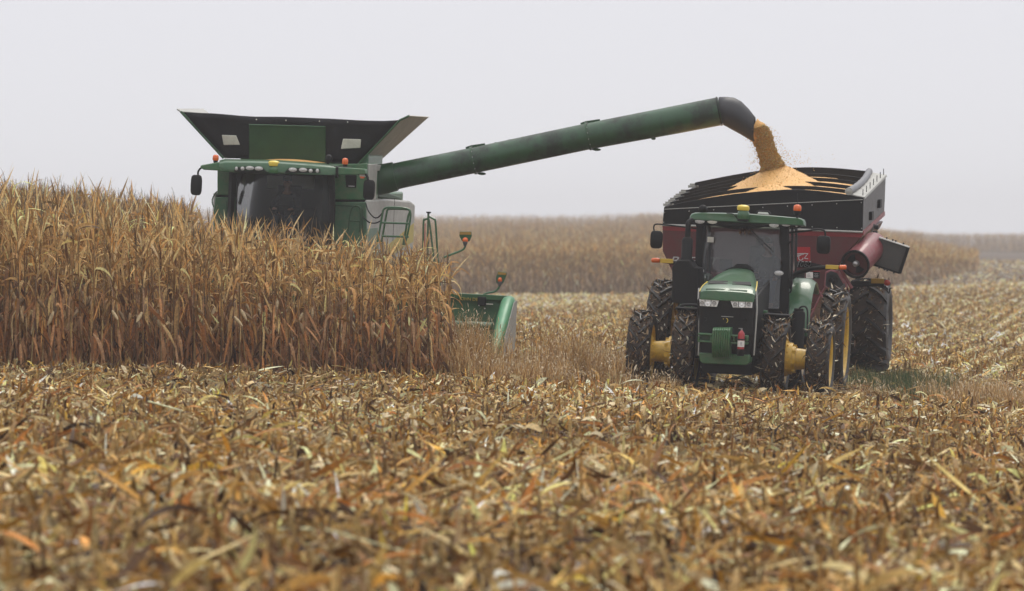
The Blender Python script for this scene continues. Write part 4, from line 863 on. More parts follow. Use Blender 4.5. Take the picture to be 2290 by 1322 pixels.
# unloading auger swung out over the cart, spout and its lamp
ax0 = (840, 404, 2.3)
axis = [(836, 405, 2.35), (905, 390, 2.38), (1058, 359, 2.45), (1315, 305, 2.55), (1500, 270, 2.62), (1611, 248.5, 2.68)]
P = K_.path(axis); mb = MB(); mb.tube([P[0], P[1], P[2], P[3], P[4], P[5]], [.275, .27, .265, .27, .285, .29], 28); ag = mb.build('unloading_auger', M['auger'], cb, smooth=60)
mb = MB(); mb.tube([P[0] + Vector((-.3, 0, -.05)), P[0].lerp(P[1], .3), P[0].lerp(P[1], .7)], [.33, .31, .30], 20); mb.build('auger_elbow', M['dgreen'], ag, smooth=60)
def ringat(p, d, r0, w, mname, nm):
    d = d.normalized(); return MB().tube([p - d * w, p - d * w * .98, p + d * w * .98, p + d * w], [r0 * .95, r0, r0, r0 * .95], 28, False).build(nm, M[mname], ag)
dirv = P[5] - P[0]
for p in (P[2], P[3]):
    ringat(p, dirv, .292, .018, 'dgreen', 'auger_flange'); q = p + dirv.normalized() * .16
    mb = MB(); a = dirv.normalized().cross(Vector((0, 1, 0))).normalized()
    up_ = a if a.z > 0 else -a
    mb.prism([p + up_ * .30 - dirv.normalized() * .1, p + up_ * .315 + dirv.normalized() * .02, p + up_ * .30 + dirv.normalized() * .3, p + up_ * .25 + dirv.normalized() * .3, p + up_ * .25 - dirv.normalized() * .1], (0, .06, 0)); mb.ell(p - up_ * .30 + dirv.normalized() * .12, (.09, .04, .03), 8, 6); mb.build('flange_clip', M['dgreen'], ag)
    mb = MB()
    for k in range(14):
        t = k * math.pi / 7; mb.ell(p + dirv.normalized() * .03 + up_ * math.cos(t) * .285 + Vector((0, math.sin(t) * .285, 0)), (.012, .012, .012), 6, 4)
    mb.build('flange_bolts', M['steel'], ag)
mb = MB()
for i in range(16):
    t = .36 + i * .04; p = P[0].lerp(P[5], t); mb.ell(p + up_ * .278, (.018, .014, .014), 6, 4)
for t in (.80,): mb.ell(P[0].lerp(P[5], t) - up_ * .28, (.05, .03, .03), 8, 5)
mb.build('auger_bolts', M['dgreen'], ag)
mb = MB(); secs = []
for k_, ((ta, tb), (ba, bb), r) in enumerate(zip([(1608, 217), (1625, 216.5), (1642, 218.5), (1658, 227), (1674, 243), (1689, 262)], [(1612, 277), (1624, 283), (1640, 292), (1655, 300), (1670, 309), (1686, 317.5)], [.29, .30, .30, .29, .27, .25])):
    a, b = D(ta, tb, 2.68 + .01 * k_), D(ba, bb, 2.68 + .01 * k_); c = (a + b) / 2; h = (a - b) / 2
    secs.append([c + h * math.cos(2 * math.pi * k / 24) + Vector((0, 1, 0)) * math.sin(2 * math.pi * k / 24) * r for k in range(24)])
mb.loft(secs, cap=False); so = mb.build('spout', M['spout'], ag, smooth=60); q = so.modifiers.new('thick', 'SOLIDIFY'); q.thickness = .02; q.offset = 1
ringat(K_.at(1608, 249, 2.68), dirv, .303, .012, 'black', 'spout_flange')
l = D(1614, 276, 2.6); MB().lathe([(-.05, .001), (-.05, .035), (-.03, .045), (.06, .04), (.06, .001)], 14, l, 'y').build('spout_lamp', M['steel'], ag); MB().tube([D(1612, 270, 2.62), l], .02, 6).build('lamp_bracket', M['black'], ag)
# corn header: back sheet, cross auger, end dividers, row markers
mb = MB(); hl_, hr_ = -5.2, 4.68; zt_ = D(1060, 661, -1.7).z; za = D(1080, 730, -2.3).z
mb.prism([(hl_, -1.7, zt_), (hl_, -1.62, zt_), (hl_, -1.62, zt_ - .8), (hl_, -1.9, zt_ - 1.15), (hl_, -2.6, zt_ - 1.15), (hl_, -2.6, zt_ - 1.1), (hl_, -1.95, zt_ - 1.1), (hl_, -1.7, zt_ - .75)], (hr_ - hl_, 0, 0)); hd = mb.build('corn_header', M['dgreen3'], cb, .01)
mb = MB(); mb.box(((hl_ + hr_) / 2, -1.72, zt_ - .02), (hr_ - hl_, .14, .10)); mb.build('header_top_beam', M['dgreen3'], hd, .01)
mb = MB(); mb.tube([(hl_, -2.25, za), (hr_ - .25, -2.25, za)], .085, 16); mb.build('cross_auger', M['green'], hd)
secs = []
for i in range(321):                             # one continuous screw flight
    x = hl_ + .2 + i * (hr_ - hl_ - .6) / 320; t = i * math.pi / 10; c, d = math.cos(t), math.sin(t)
    secs.append([(x - .006, -2.25 + c * .08, za + d * .08), (x - .006, -2.25 + c * .17, za + d * .17), (x + .006, -2.25 + c * .17, za + d * .17), (x + .006, -2.25 + c * .08, za + d * .08)])
mb = MB(); mb.loft(secs)
mb.build('auger_flighting', M['dgreen3'], hd)
for i in range(12):
    x = hl_ + .45 + i * .76
    if x > hr_ - .5: break
    secs = []
    for y, w, z in ((-1.95, .26, zt_ - .75), (-2.6, .24, zt_ - .8), (-3.3, .16, zt_ - 1.05), (-3.9, .03, zt_ - 1.3)):
        secs.append([(x - w, y, z - .25), (x - w, y, z - .06), (x - w * .4, y, z + .05), (x + w * .4, y, z + .05), (x + w, y, z - .06), (x + w, y, z - .25)])
    MB().loft(secs).build('row_snout', M['green'], hd, smooth=50)
for s, xe in ((1, hr_), (-1, hl_)):
    secs = []
    for y, z, w, h in ((-1.6, zt_ + .0, .12, 1.05), (-1.75, zt_ + .03, .13, 1.1), (-2.0, zt_ + .0, .13, 1.05), (-2.6, zt_ - .28, .12, .75), (-3.3, zt_ - .72, .10, .42), (-3.9, zt_ - 1.08, .07, .16), (-4.1, zt_ - 1.2, .03, .05)):
        secs.append([(xe - w, y, z - h), (xe - w, y, z - .08), (xe - w * .7, y, z - .02), (xe - w * .2, y, z), (xe + w * .3, y, z), (xe + w * .75, y, z - .03), (xe + w, y, z - .1), (xe + w, y, z - h)])
    MB().loft(secs).build('end_divider', M['pgreen'], hd, smooth=50)
    mb = MB(); mb.prism([(xe + s * .135, -1.62, zt_ - .05), (xe + s * .135, -2.1, zt_ - .08), (xe + s * .115, -3.2, zt_ - .75), (xe + s * .115, -3.3, zt_ - 1.1), (xe + s * .135, -1.62, zt_ - 1.05)], (s * .012, 0, 0)); mb.build('divider_side', M['grey2'], hd, .01)
p = D(1028, 671, -1.76); lt = lettering('JOHN DEERE', .085, M['domey2'], cb, (p.x, -1.80, p.z), 0, .003); lt.scale = (1.05, 1, 1)
lt.parent = hd
mb = MB(); K_.rect(mb, 1068, 664, 1086, 684, -1.86, -1.7); mb.build('marker_bracket', M['black'], hd, .01)
mb = MB(); K_.rect(mb, 1087, 679.3, 1102, 681.2, -1.80, -1.75); mb.ell(D(1071, 683, -1.85), (.015, .015, .015), 6, 4); mb.ell(D(1084, 690, -1.8), (.015, .015, .015), 6, 4); mb.build('marker_pin', M['lgrey'], hd)
def marker(arm, pts, band, lamp, yy):
    a = MB().tube(smooth_path(K_.path(arm), 5), .02, 8).build('marker_arm', M['green2'], hd)
    mb = MB(); K_.poly(mb, pts, yy, yy + .03); pl = mb.build('marker_plate', M['dgreen3'], hd, .012)
    mb = MB(); K_.poly(mb, band, yy - .008, yy + .02); mb.build('marker_reflector', M['reflect2'], pl)
    c = D(lamp[0], lamp[1], yy - .05); MB().ell(c, (lamp[2] / 113, .05, lamp[3] / 113), 14, 10).build('marker_lamp', M['amber'], pl)
    MB().lathe([(-.10, .02), (-.03, .05), (.0, .045)], 12, c - Vector((0, 0, .02)), 'z').build('lamp_socket', M['grey3'], pl)
marker([(990, 578, -1.7), (997, 574, -1.7), (1030, 561, -1.7), (1039, 554, -1.7), (1041, 543, -1.7)], [(1028, 518, 0)[:2], (1054, 518), (1055, 528), (1050, 540), (1033, 540), (1027, 528)], [(1029, 519), (1053, 519), (1053.5, 525), (1028.5, 525)], (1040.5, 537.5, 6.5, 6.5), -1.7)
marker([(1079, 668, -1.75), (1081, 660, -1.75), (1090, 655.5, -1.75), (1106, 652, -1.75), (1115, 644, -1.75), (1117, 634, -1.75)], [(1113, 607), (1133, 609), (1133, 615), (1126, 632), (1122, 637), (1110, 634), (1109, 622)], [(1114, 608.5), (1132, 610), (1131.5, 615.5), (1112.5, 614)], (1118, 627, 5, 6.5), -1.75)
mb = MB(); mb.box((0, -.9, zt_ - .6), (1.5, 1.9, .9)); mb.build('feeder_house', M['green2'], cb, .03)
CF = (1.0, .52, .62, 20, .055, -1, M['yellow'])
for x in (-2.15, -1.5, 1.5, 2.15): wheel(cb, x, .6, .98, CF, 0, .3 * x)
for x in (-1.4, 1.4): wheel(cb, x, 5.2, .76, FR, 0, .2)
# stream of corn falling from the spout
so0 = K_.M @ D(1690, 290, 2.73); so1 = C.M @ Vector((peak.x, peak.y, peak.z - .05))
pts_px = [(1682, 288, 26), (1696, 296, 25), (1707, 310, 22), (1714, 327, 20), (1721, 346, 21), (1729, 366, 25), (1734, 388, 33)]
ctr = []
for i, (px, py, hw) in enumerate(pts_px):
    p = K_.M @ D(px, py, 2.73); t = i / (len(pts_px) - 1); p.y = so0.y * (1 - t) + so1.y * t; 
    q = p; ctr.append((Vector(q), hw / 109.5))
mb = MB(); secs = []
cp = smooth_path([c for c, _ in ctr], 5); cr_ = np.interp(np.linspace(0, 1, len(cp)), np.linspace(0, 1, len(ctr)), [w for _, w in ctr])
for i, (c, r) in enumerate(zip(cp, cr_)):
    j = min(i + 1, len(cp) - 1); d = (cp[j] - cp[max(i - 1, 0)]).normalized(); a = d.cross(Vector((0, 1, 0))).normalized()
    secs.append([c + a * math.cos(2 * math.pi * k / 18) * r * .95 * (1 + .05 * math.sin(k * 2.3 + i * 1.7)) + Vector((0, 1, 0)) * math.sin(2 * math.pi * k / 18) * r * .8 for k in range(18)])
stx = MB().loft(secs).build('corn_stream', M_corn, None, smooth=180)
tag(stx, 'stream of golden corn kernels pouring from the black spout into the cart', 'corn stream')
n = 30000; ii = rng.uniform(0, len(cp) - 1.001, n); i0 = ii.astype(int); f = (ii - i0)[:, None]; CP = np.array([tuple(c) for c in cp])
base = CP[i0] * (1 - f) + CP[i0 + 1] * f; rad = np.interp(ii, np.arange(len(cp)), cr_); th = rng.uniform(0, 6.283, n); rr = rad * np.clip(rng.normal(.98, .05, n), .6, 1.2)
lump = 1 + .05 * np.sin(th * 2.3 + ii * 1.7); out = rng.random(n) < .025; rr = np.where(out, rad * rng.uniform(1, 1.9, n) * (.6 + ii / len(cp)), rr * lump)
Pk = base + np.stack([np.cos(th) * rr * .93, np.sin(th) * rr, np.cos(th) * rr * .35], 1)
kv = Veg(); kv.addq(*kernels(Pk, rng.uniform(.006, .012, n)))
n2 = 220; tt = rng.normal(0, 1, (n2, 3)) * np.array([.34, .34, .12]) + np.array(tuple(so1)) + np.array([0, 0, .12]); kv.addq(*kernels(tt, rng.uniform(.006, .011, n2)))
tag(kv.build('falling_kernels', M_kern, stx), kind='stuff')
# ------------------------------------------------------------------ the two drivers
def skin_mesh(name, verts, edges, radii, m, par, sub=2, root=0):
    me = bpy.data.meshes.new(name); me.from_pydata(verts, edges, []); me.materials.append(m)
    o = bpy.data.objects.new(name, me); COL.objects.link(o); o.parent = par
    md = o.modifiers.new('skin', 'SKIN'); md.use_smooth_shade = True
    sv = me.skin_vertices[0].data if me.skin_vertices else None
    if sv is None:
        bpy.context.view_layer.objects.active = o; bpy.ops.object.mode_set(mode='OBJECT'); sv = me.skin_vertices[0].data
    for i, r in enumerate(radii):
        sv[i].radius = r if isinstance(r, tuple) else (r, r); sv[i].use_root = (i == root)
    s_ = o.modifiers.new('sub', 'SUBSURF'); s_.levels = sub; s_.render_levels = sub
    return o
def person(label, V, hip, face=(0, -1), hands=None, capm='cap_'):
    """seated figure, hip = seat point in the vehicle frame; looks towards -y"""
    p = empty('person'); p.matrix_world = V.M @ Matrix.Translation(hip); tag(p, label, 'person')
    hands = hands or ((-.17, -.52, .36), (.17, -.52, .36))
    v = [(0, 0, .06), (0, .02, .22), (0, .03, .40), (0, .02, .52), (0, 0, .60), (0, -.01, .66)]; e = [(i, i + 1) for i in range(5)]; r = [(.16, .12), (.15, .11), (.17, .115), (.13, .08), (.058, .058), (.06, .062)]
    jv, je, jr = list(v[:4]), [(0, 1), (1, 2), (2, 3)], [(.175, .135), (.165, .125), (.185, .13), (.145, .095)]
    lv, le, lr = [(0, .01, .05)], [], [(.17, .12)]
    for s, h in zip((-1, 1), hands):
        a = len(v); sh = (s * .19, .02, .48); el = (s * .27, -.16, .26); v += [sh, el, h]; e += [(3, a), (a, a + 1), (a + 1, a + 2)]; r += [.055, .042, .028]
        b = len(jv); jv += [sh, el, tuple(np.array(h) * .93 + np.array(el) * .07)]; je += [(3, b), (b, b + 1), (b + 1, b + 2)]; jr += [.07, .058, .042]
        pm = (h[0] * .95, h[1] - .07, h[2] + .01); c = len(v); v.append(pm); e.append((a + 2, c)); r.append((.035, .016))
        for k, (fx, fl) in enumerate(((-.03, .075), (-.01, .085), (.01, .08), (.03, .06))):
            d = len(v); v += [(pm[0] + fx, pm[1] - fl * .55, pm[2] + .005), (pm[0] + fx, pm[1] - fl * .8, pm[2] - .03)]; e += [(c, d), (d, d + 1)]; r += [.009, .008]
        d = len(v); v += [(h[0] - s * .04, h[1] - .04, h[2] + .01), (h[0] - s * .055, h[1] - .08, h[2] - .01)]; e += [(a + 2, d), (d, d + 1)]; r += [.011, .009]
        hp_, kn, an, to = (s * .10, -.02, .02), (s * .16, -.44, .08), (s * .16, -.50, -.36), (s * .17, -.68, -.42)
        a = len(v); v += [hp_, kn, an, to]; e += [(0, a), (a, a + 1), (a + 1, a + 2), (a + 2, a + 3)]; r += [.09, .06, .045, .04]
        b = len(lv); lv += [hp_, kn, an]; le += [(0, b), (b, b + 1), (b + 1, b + 2)]; lr += [.105, .078, .062]
    # head on the same body: skull, with face grown by a few extra joints
    hd = len(v); v += [(0, -.03, .74), (0, -.025, .82), (0, -.02, .87)]; e += [(5, hd), (hd, hd + 1), (hd + 1, hd + 2)]; r += [(.068, .085), (.075, .09), (.05, .06)]
    n_ = len(v); v += [(0, -.135, .755), (0, -.05, .685), (-.085, -.01, .76), (.085, -.01, .76)]; e += [(hd, n_), (5, n_ + 1), (hd, n_ + 2), (hd, n_ + 3)]; r += [.012, .035, .014, .014]
    body = skin_mesh('body', v, e, r, M['skin'], p)
    skin_mesh('jacket', jv, je, jr, M['jacket'], p); skin_mesh('jeans', lv, le, lr, M['jeans'], p)
    MB().ell((0, -.015, .835), (.088, .108, .075), 16, 10).build('cap', M[capm], p)
    mb = MB(); mb.ell((0, -.13, .825), (.07, .07, .012), 14, 6); mb.build('cap_peak', M[capm], p)
    for s in (-1, 1): MB().ell((s * .032, -.112, .775), (.012, .008, .008), 8, 6).build('eye', M['black'], p)
    return p
person('driver in dark jacket and blue jeans seated behind the combine windscreen', K_, Vector((sx, .95, sz + .06)), hands=((-.17, -.46, .24), (.17, -.46, .24)))
person('driver in dark jacket and blue jeans seated behind the tractor windscreen', T, Vector((.30, 2.95, 2.02)), hands=((-.15, -.5, .22), (.22, -.40, .12)))
# ------------------------------------------------------------------ ground
M_ground = bpy.data.materials.new('soil_and_straw'); M_ground.use_nodes = True
t = M_ground.node_tree; b = t.nodes['Principled BSDF']; g = t.nodes.new('ShaderNodeTexCoord')
mp = t.nodes.new('ShaderNodeMapping'); t.links.new(g.outputs['Object'], mp.inputs[0]); mp.inputs['Scale'].default_value = (1, .35, 1)
n1 = t.nodes.new('ShaderNodeTexNoise'); n1.inputs['Scale'].default_value = 9; n1.inputs['Detail'].default_value = 9; n1.inputs['Roughness'].default_value = .75; t.links.new(mp.outputs[0], n1.inputs['Vector'])
r1 = t.nodes.new('ShaderNodeValToRGB'); t.links.new(n1.outputs[0], r1.inputs[0]); el = r1.color_ramp.elements
el[0].position = .36; el[0].color = (.025, .015, .008, 1); el[1].position = .72; el[1].color = (.30, .21, .10, 1); k = el.new(.52); k.color = (.08, .048, .022, 1)
t.links.new(r1.outputs[0], b.inputs['Base Color']); b.inputs['Roughness'].default_value = .9
bp = t.nodes.new('ShaderNodeBump'); bp.inputs['Strength'].default_value = .8; bp.inputs['Distance'].default_value = .08; t.links.new(n1.outputs[0], bp.inputs['Height']); t.links.new(bp.outputs[0], b.inputs['Normal'])
ys = np.concatenate([np.arange(-15, 130, 1.5), np.arange(130, 1000, 6), np.arange(1000, 1500, 40)]); xs = np.concatenate([np.arange(-580, -100, 45), np.arange(-100, -40, 5), np.arange(-40, 60, 1.5), np.arange(60, 120, 5), np.arange(120, 580, 45)])
X, Y = np.meshgrid(xs, ys); Z = gz(X, Y); nx = len(xs)
v = np.stack([X, Y, Z], -1).reshape(-1, 3); f = [(j * nx + i, j * nx + i + 1, (j + 1) * nx + i + 1, (j + 1) * nx + i) for j in range(len(ys) - 1) for i in range(nx - 1)]
me = bpy.data.meshes.new('ground'); me.from_pydata(v.tolist(), [], f); me.polygons.foreach_set('use_smooth', [True] * len(f)); me.materials.append(M_ground)
go = bpy.data.objects.new('ground', me); COL.objects.link(go); go['kind'] = 'structure'

# ------------------------------------------------------------------ where the standing corn is
Ki = np.array(K_.I)
def front_y(x): return 91.2 + (np.clip(x, -16, 0) + 9.5) * .83
def edge_x(y): return -1.22 + 0 * y
def in_corn(x, y):
    lx = Ki[0, 0] * x + Ki[0, 1] * y + Ki[0, 3]; ly = Ki[1, 0] * x + Ki[1, 1] * y + Ki[1, 3]
    return (y > front_y(x)) & (x < edge_x(y)) & ~((ly > -3.7) & (lx > -5.15))
def corn_h(x, y): return np.interp(x, [-11, -8.5, -6, -3.5, -1.2], [2.85, 2.74, 2.52, 2.34, 2.12])
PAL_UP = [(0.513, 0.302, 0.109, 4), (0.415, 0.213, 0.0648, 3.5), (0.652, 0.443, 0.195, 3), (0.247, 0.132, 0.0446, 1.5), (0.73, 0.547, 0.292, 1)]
PAL_LOW = [(0.352, 0.174, 0.0723, 4), (0.259, 0.11, 0.0361, 3), (0.408, 0.227, 0.112, 2.5), (0.129, 0.0568, 0.023, 2), (0.482, 0.295, 0.164, 1), (0.333, 0.136, 0.0394, 2)]  # lower leaves: duller by nature, with shade inside the stand darkened into the colour
PAL_STALK = [(0.212, 0.127, 0.0444, 3), (0.297, 0.186, 0.0629, 2), (0.117, 0.0686, 0.0259, 2), (0.36, 0.245, 0.0888, 1)]
M_leaf = veg_mat('dry_corn_leaf', .6, .28, .22, 30); M_stalk = veg_mat('dry_corn_stalk', .5, 0, .4, 30); M_tas = veg_mat('corn_tassel', .7, 0, .2)
M_ear = veg_mat('corn_ear_husk', .55, .1, .4)
def corn_leaves(P, H, lean_, nl, K):
    """leaves of many plants at once: spiky upper leaves, broken hanging lower ones"""
    n = len(P); out = Veg()
    for k in range(nl):
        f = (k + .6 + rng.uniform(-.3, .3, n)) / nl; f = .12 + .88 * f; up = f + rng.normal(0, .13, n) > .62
        az = rng.uniform(0, 6.283) * 0 + (k % 2) * np.pi + rng.normal(0, .9, n) + P[:, 0] * 3
        base = P + np.stack([lean_[:, 0] * f * H, lean_[:, 1] * f * H, H * f * .97], 1)
        e0 = np.where(up, rng.uniform(1.0, 1.5, n), np.where(rng.random(n) < .72, rng.uniform(-1.45, -.6, n), rng.uniform(.2, 1.2, n))); brk = rng.random(n)
        dr = np.where(up, np.where(brk < .62, rng.uniform(-.1, .5, n), rng.uniform(1.6, 3.0, n)), np.where(e0 < -.3, rng.uniform(.1, .8, n), rng.uniform(2.2, 3.4, n)))
        L = np.where(up, rng.uniform(.25, .70, n), rng.uniform(.35, .8, n)); Wd = np.where(up, rng.uniform(.022, .05, n), rng.uniform(.03, .07, n))
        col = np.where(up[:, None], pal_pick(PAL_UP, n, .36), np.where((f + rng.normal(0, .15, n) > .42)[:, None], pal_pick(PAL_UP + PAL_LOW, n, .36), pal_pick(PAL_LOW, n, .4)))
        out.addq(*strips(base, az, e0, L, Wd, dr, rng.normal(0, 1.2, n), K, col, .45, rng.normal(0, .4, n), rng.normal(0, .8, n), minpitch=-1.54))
    return out
def corn_stalks(P, H, lean_, n_=5):
    n = len(P); out = Veg(); segs = 3
    for s in range(segs):
        a, b = s / segs, (s + 1) / segs
        p0 = P + np.stack([lean_[:, 0] * a * H, lean_[:, 1] * a * H, a * H * .97], 1); p1 = P + np.stack([lean_[:, 0] * b * H, lean_[:, 1] * b * H, b * H * .97], 1)
        out.addq(*rods(p0, p1, np.full(n, .014 - .003 * s), np.full(n, .012 - .0035 * s), n_, pal_pick(PAL_STALK, n, .2)))
    return out
def corn_tassels(P, H, lean_, nb):
    n = len(P); out = Veg(); top = P + np.stack([lean_[:, 0] * H, lean_[:, 1] * H, H * .96], 1)
    for k in range(nb):
        c = pal_pick([(.16, .12, .08, 2), (.24, .17, .10, 2), (.08, .065, .05, 2)], n, .2)
        out.addq(*strips(top, rng.uniform(0, 6.28, n), np.full(n, 1.45) if k == 0 else rng.uniform(.9, 1.5, n), rng.uniform(.25, .58, n) if k == 0 else rng.uniform(.15, .38, n), np.full(n, .017 if k == 0 else .010), rng.uniform(.1, 1.2, n) if k == 0 else rng.uniform(.2, 1.3, n), rng.normal(0, .3, n), 4, c, 1.3, wp=[1, .9, .8, .6, .3]))
    return out
def corn_ears(P, H, lean_):
    n = len(P); out = Veg(); hh = rng.uniform(.33, .56, n) * H; az = rng.uniform(0, 6.28, n)
    b0 = P + np.stack([lean_[:, 0] * hh + np.cos(az) * .03, lean_[:, 1] * hh + np.sin(az) * .03, hh], 1); pt = rng.uniform(-1.5, -.5, n)
    d = np.stack([np.cos(pt) * np.cos(az), np.cos(pt) * np.sin(az), np.sin(pt)], 1); c = pal_pick([(.36, .24, .12, 3), (.48, .36, .2, 1), (.26, .16, .07, 3)], n, .2)
    for a, b_, r0, r1 in ((0, .07, .018, .032), (.07, .16, .032, .03), (.16, .23, .03, .010)):
        out.addq(*rods(b0 + d * a, b0 + d * b_, np.full(n, r0), np.full(n, r1), 8, c))
    return out
# planting: rows follow the field edge, plants about 17 cm apart
pl = []
for r in range(0, 100):
    x = np.arange(-16 + rng.uniform(0, .17), 1, .165); x = x + rng.normal(0, .035, len(x)); off = .12 + r * .74
    y = front_y(x) + off + rng.normal(0, .05, len(x)); keep = in_corn(x, y) & (x > -.102 * y - 1.5) & (rng.random(len(x)) > .04)
    if r > 22: keep &= (x < -.06 * y)
    pl.append(np.stack([x[keep], y[keep], np.full(keep.sum(), r)], 1))
pl = np.concatenate(pl); pl = np.concatenate([pl, gz(pl[:, 0], pl[:, 1])[:, None]], 1)
inview = pl[:, 0] > -.0965 * pl[:, 1]
order = np.argsort(np.where(inview, pl[:, 2] * .74 + (edge_x(pl[:, 1]) < pl[:, 0] + .3) * -1.5, 99)); ind = pl[order[:300]]; rest = pl[order[300:]]
protos = []
for k in range(14):
    z0 = np.zeros((1, 3)); z0[0, 0] = rng.uniform(0, 6); H = np.array([2.5]); ln = rng.normal(0, .03, (1, 2)); q = {}
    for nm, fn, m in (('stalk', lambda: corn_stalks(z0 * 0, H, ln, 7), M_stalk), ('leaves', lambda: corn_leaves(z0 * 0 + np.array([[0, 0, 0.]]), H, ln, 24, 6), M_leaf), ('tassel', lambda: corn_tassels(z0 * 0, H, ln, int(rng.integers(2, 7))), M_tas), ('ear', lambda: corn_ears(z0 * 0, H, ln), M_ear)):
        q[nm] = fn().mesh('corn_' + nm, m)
    protos.append(q)
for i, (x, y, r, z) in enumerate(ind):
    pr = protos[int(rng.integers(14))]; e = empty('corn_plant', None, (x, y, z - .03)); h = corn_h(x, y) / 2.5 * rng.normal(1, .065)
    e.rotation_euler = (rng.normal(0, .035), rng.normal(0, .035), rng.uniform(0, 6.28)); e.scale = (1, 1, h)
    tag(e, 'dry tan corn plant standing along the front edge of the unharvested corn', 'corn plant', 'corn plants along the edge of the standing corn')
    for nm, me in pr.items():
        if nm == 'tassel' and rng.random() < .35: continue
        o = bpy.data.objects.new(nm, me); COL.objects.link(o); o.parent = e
P = np.stack([rest[:, 0], rest[:, 1], rest[:, 3] - .03], 1); H = corn_h(P[:, 0], P[:, 1]) * rng.normal(1, .05, len(P)); ln = rng.normal(0, .03, (len(P), 2))
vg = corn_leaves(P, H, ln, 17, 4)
for part in (corn_stalks(P, H, ln, 4), corn_tassels(P, H, ln, 3), corn_ears(P, H, ln)):
    for a, b_, c in zip(part.v, part.q, part.c): vg.v.append(a); vg.c.append(c)
    off = vg.n; st = 0
    vg.q += [b_ + off for b_ in part.q]; vg.n += part.n
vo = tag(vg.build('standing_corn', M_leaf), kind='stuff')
# ------------------------------------------------------------------ distant corn: a face 240 m off that curves back on the right, and the field on the rise behind it
def far_corn(P, H, nl=6):
    global PAL_LOW
    n = len(P); keep_ = PAL_LOW; PAL_LOW = [(.46, .31, .18, 4), (.36, .23, .13, 3), (.54, .40, .26, 2)]; ln = rng.normal(0, .03, (n, 2)); vg = corn_leaves(P, H, ln, nl, 3); pt = corn_stalks(P, H, ln, 3); off = vg.n  # lower leaves paler than in the near corn: haze mixed into their colour
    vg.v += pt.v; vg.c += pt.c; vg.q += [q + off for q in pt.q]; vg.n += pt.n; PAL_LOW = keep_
    return vg
def far_line(x): return 340 + np.interp(x, [-40, 18, 23, 30, 38, 46, 54], [0, 0, 8, 40, 100, 190, 480])
px_, py_ = [], []
for r in range(9):
    x = np.arange(-38, 50, .15); x = x + rng.normal(0, .05, len(x)); x = x[(x > -9) | (rng.random(len(x)) < .25)]; y = far_line(x) + r * .76 + rng.normal(0, .1, len(x)); px_.append(x); py_.append(y)
x = rng.uniform(-.1, .1, 50000); y = 345 + 610 * rng.random(50000) ** 1.25; x = x * y * 1.03; kk = (y > far_line(x) + 5) & ((x > -.04 * y) | (rng.random(50000) < .5)); px_.append(x[kk]); py_.append(y[kk])
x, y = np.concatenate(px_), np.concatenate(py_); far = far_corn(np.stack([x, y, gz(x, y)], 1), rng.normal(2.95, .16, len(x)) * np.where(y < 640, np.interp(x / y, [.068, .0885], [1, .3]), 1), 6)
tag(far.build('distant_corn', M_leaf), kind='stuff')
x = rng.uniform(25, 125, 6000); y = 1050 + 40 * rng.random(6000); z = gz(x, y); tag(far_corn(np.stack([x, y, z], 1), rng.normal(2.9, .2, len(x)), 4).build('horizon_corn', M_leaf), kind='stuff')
# ------------------------------------------------------------------ stubble, litter, weeds
M_lit = veg_mat('corn_litter', .6, .12, .25, 30)
PAL_LIT = [(0.407, 0.229, 0.0574, 4), (0.6, 0.401, 0.136, 3), (0.256, 0.112, 0.0231, 4), (0.0749, 0.0332, 0.00881, 4), (0.792, 0.607, 0.276, 1.8), (0.428, 0.21, 0.0271, 2.5), (0.333, 0.127, 0.0237, 2)]
PAL_FLAT = [(0.629, 0.465, 0.214, 4), (0.818, 0.663, 0.378, 3), (0.441, 0.277, 0.0985, 3), (0.251, 0.12, 0.0329, 2), (0.105, 0.0494, 0.0164, 1), (0.524, 0.327, 0.0824, 2)]
def cone(n, y0, y1, m=1.2):
    y = np.sqrt(rng.uniform(y0 * y0, y1 * y1, n)); x = rng.uniform(-1, 1, n) * (.0985 * y + m); return x, y
def vnoise(x, y, s):
    return (np.sin(x * 1.7 / s + 1.3 * np.sin(y * .9 / s)) + np.sin(y * 1.1 / s + 1.7 * np.sin(x * .7 / s + 2)) + np.sin((x + y) * .63 / s)) / 3
def swath(x, y):                                  # strips pressed flat by wheels (1) between strips of standing stubs (0)
    return sm(np.sin(2 * np.pi * (y + .5 * np.sin(x * .35 + y * .1) + .25 * x) / 5.2 + 1.1 * np.sin(y * .19)) + .55 * vnoise(x * 1.3, y, 1.4), .05, .75) * (1 - sm(y, 90, 100) * .6)
lit = Veg()
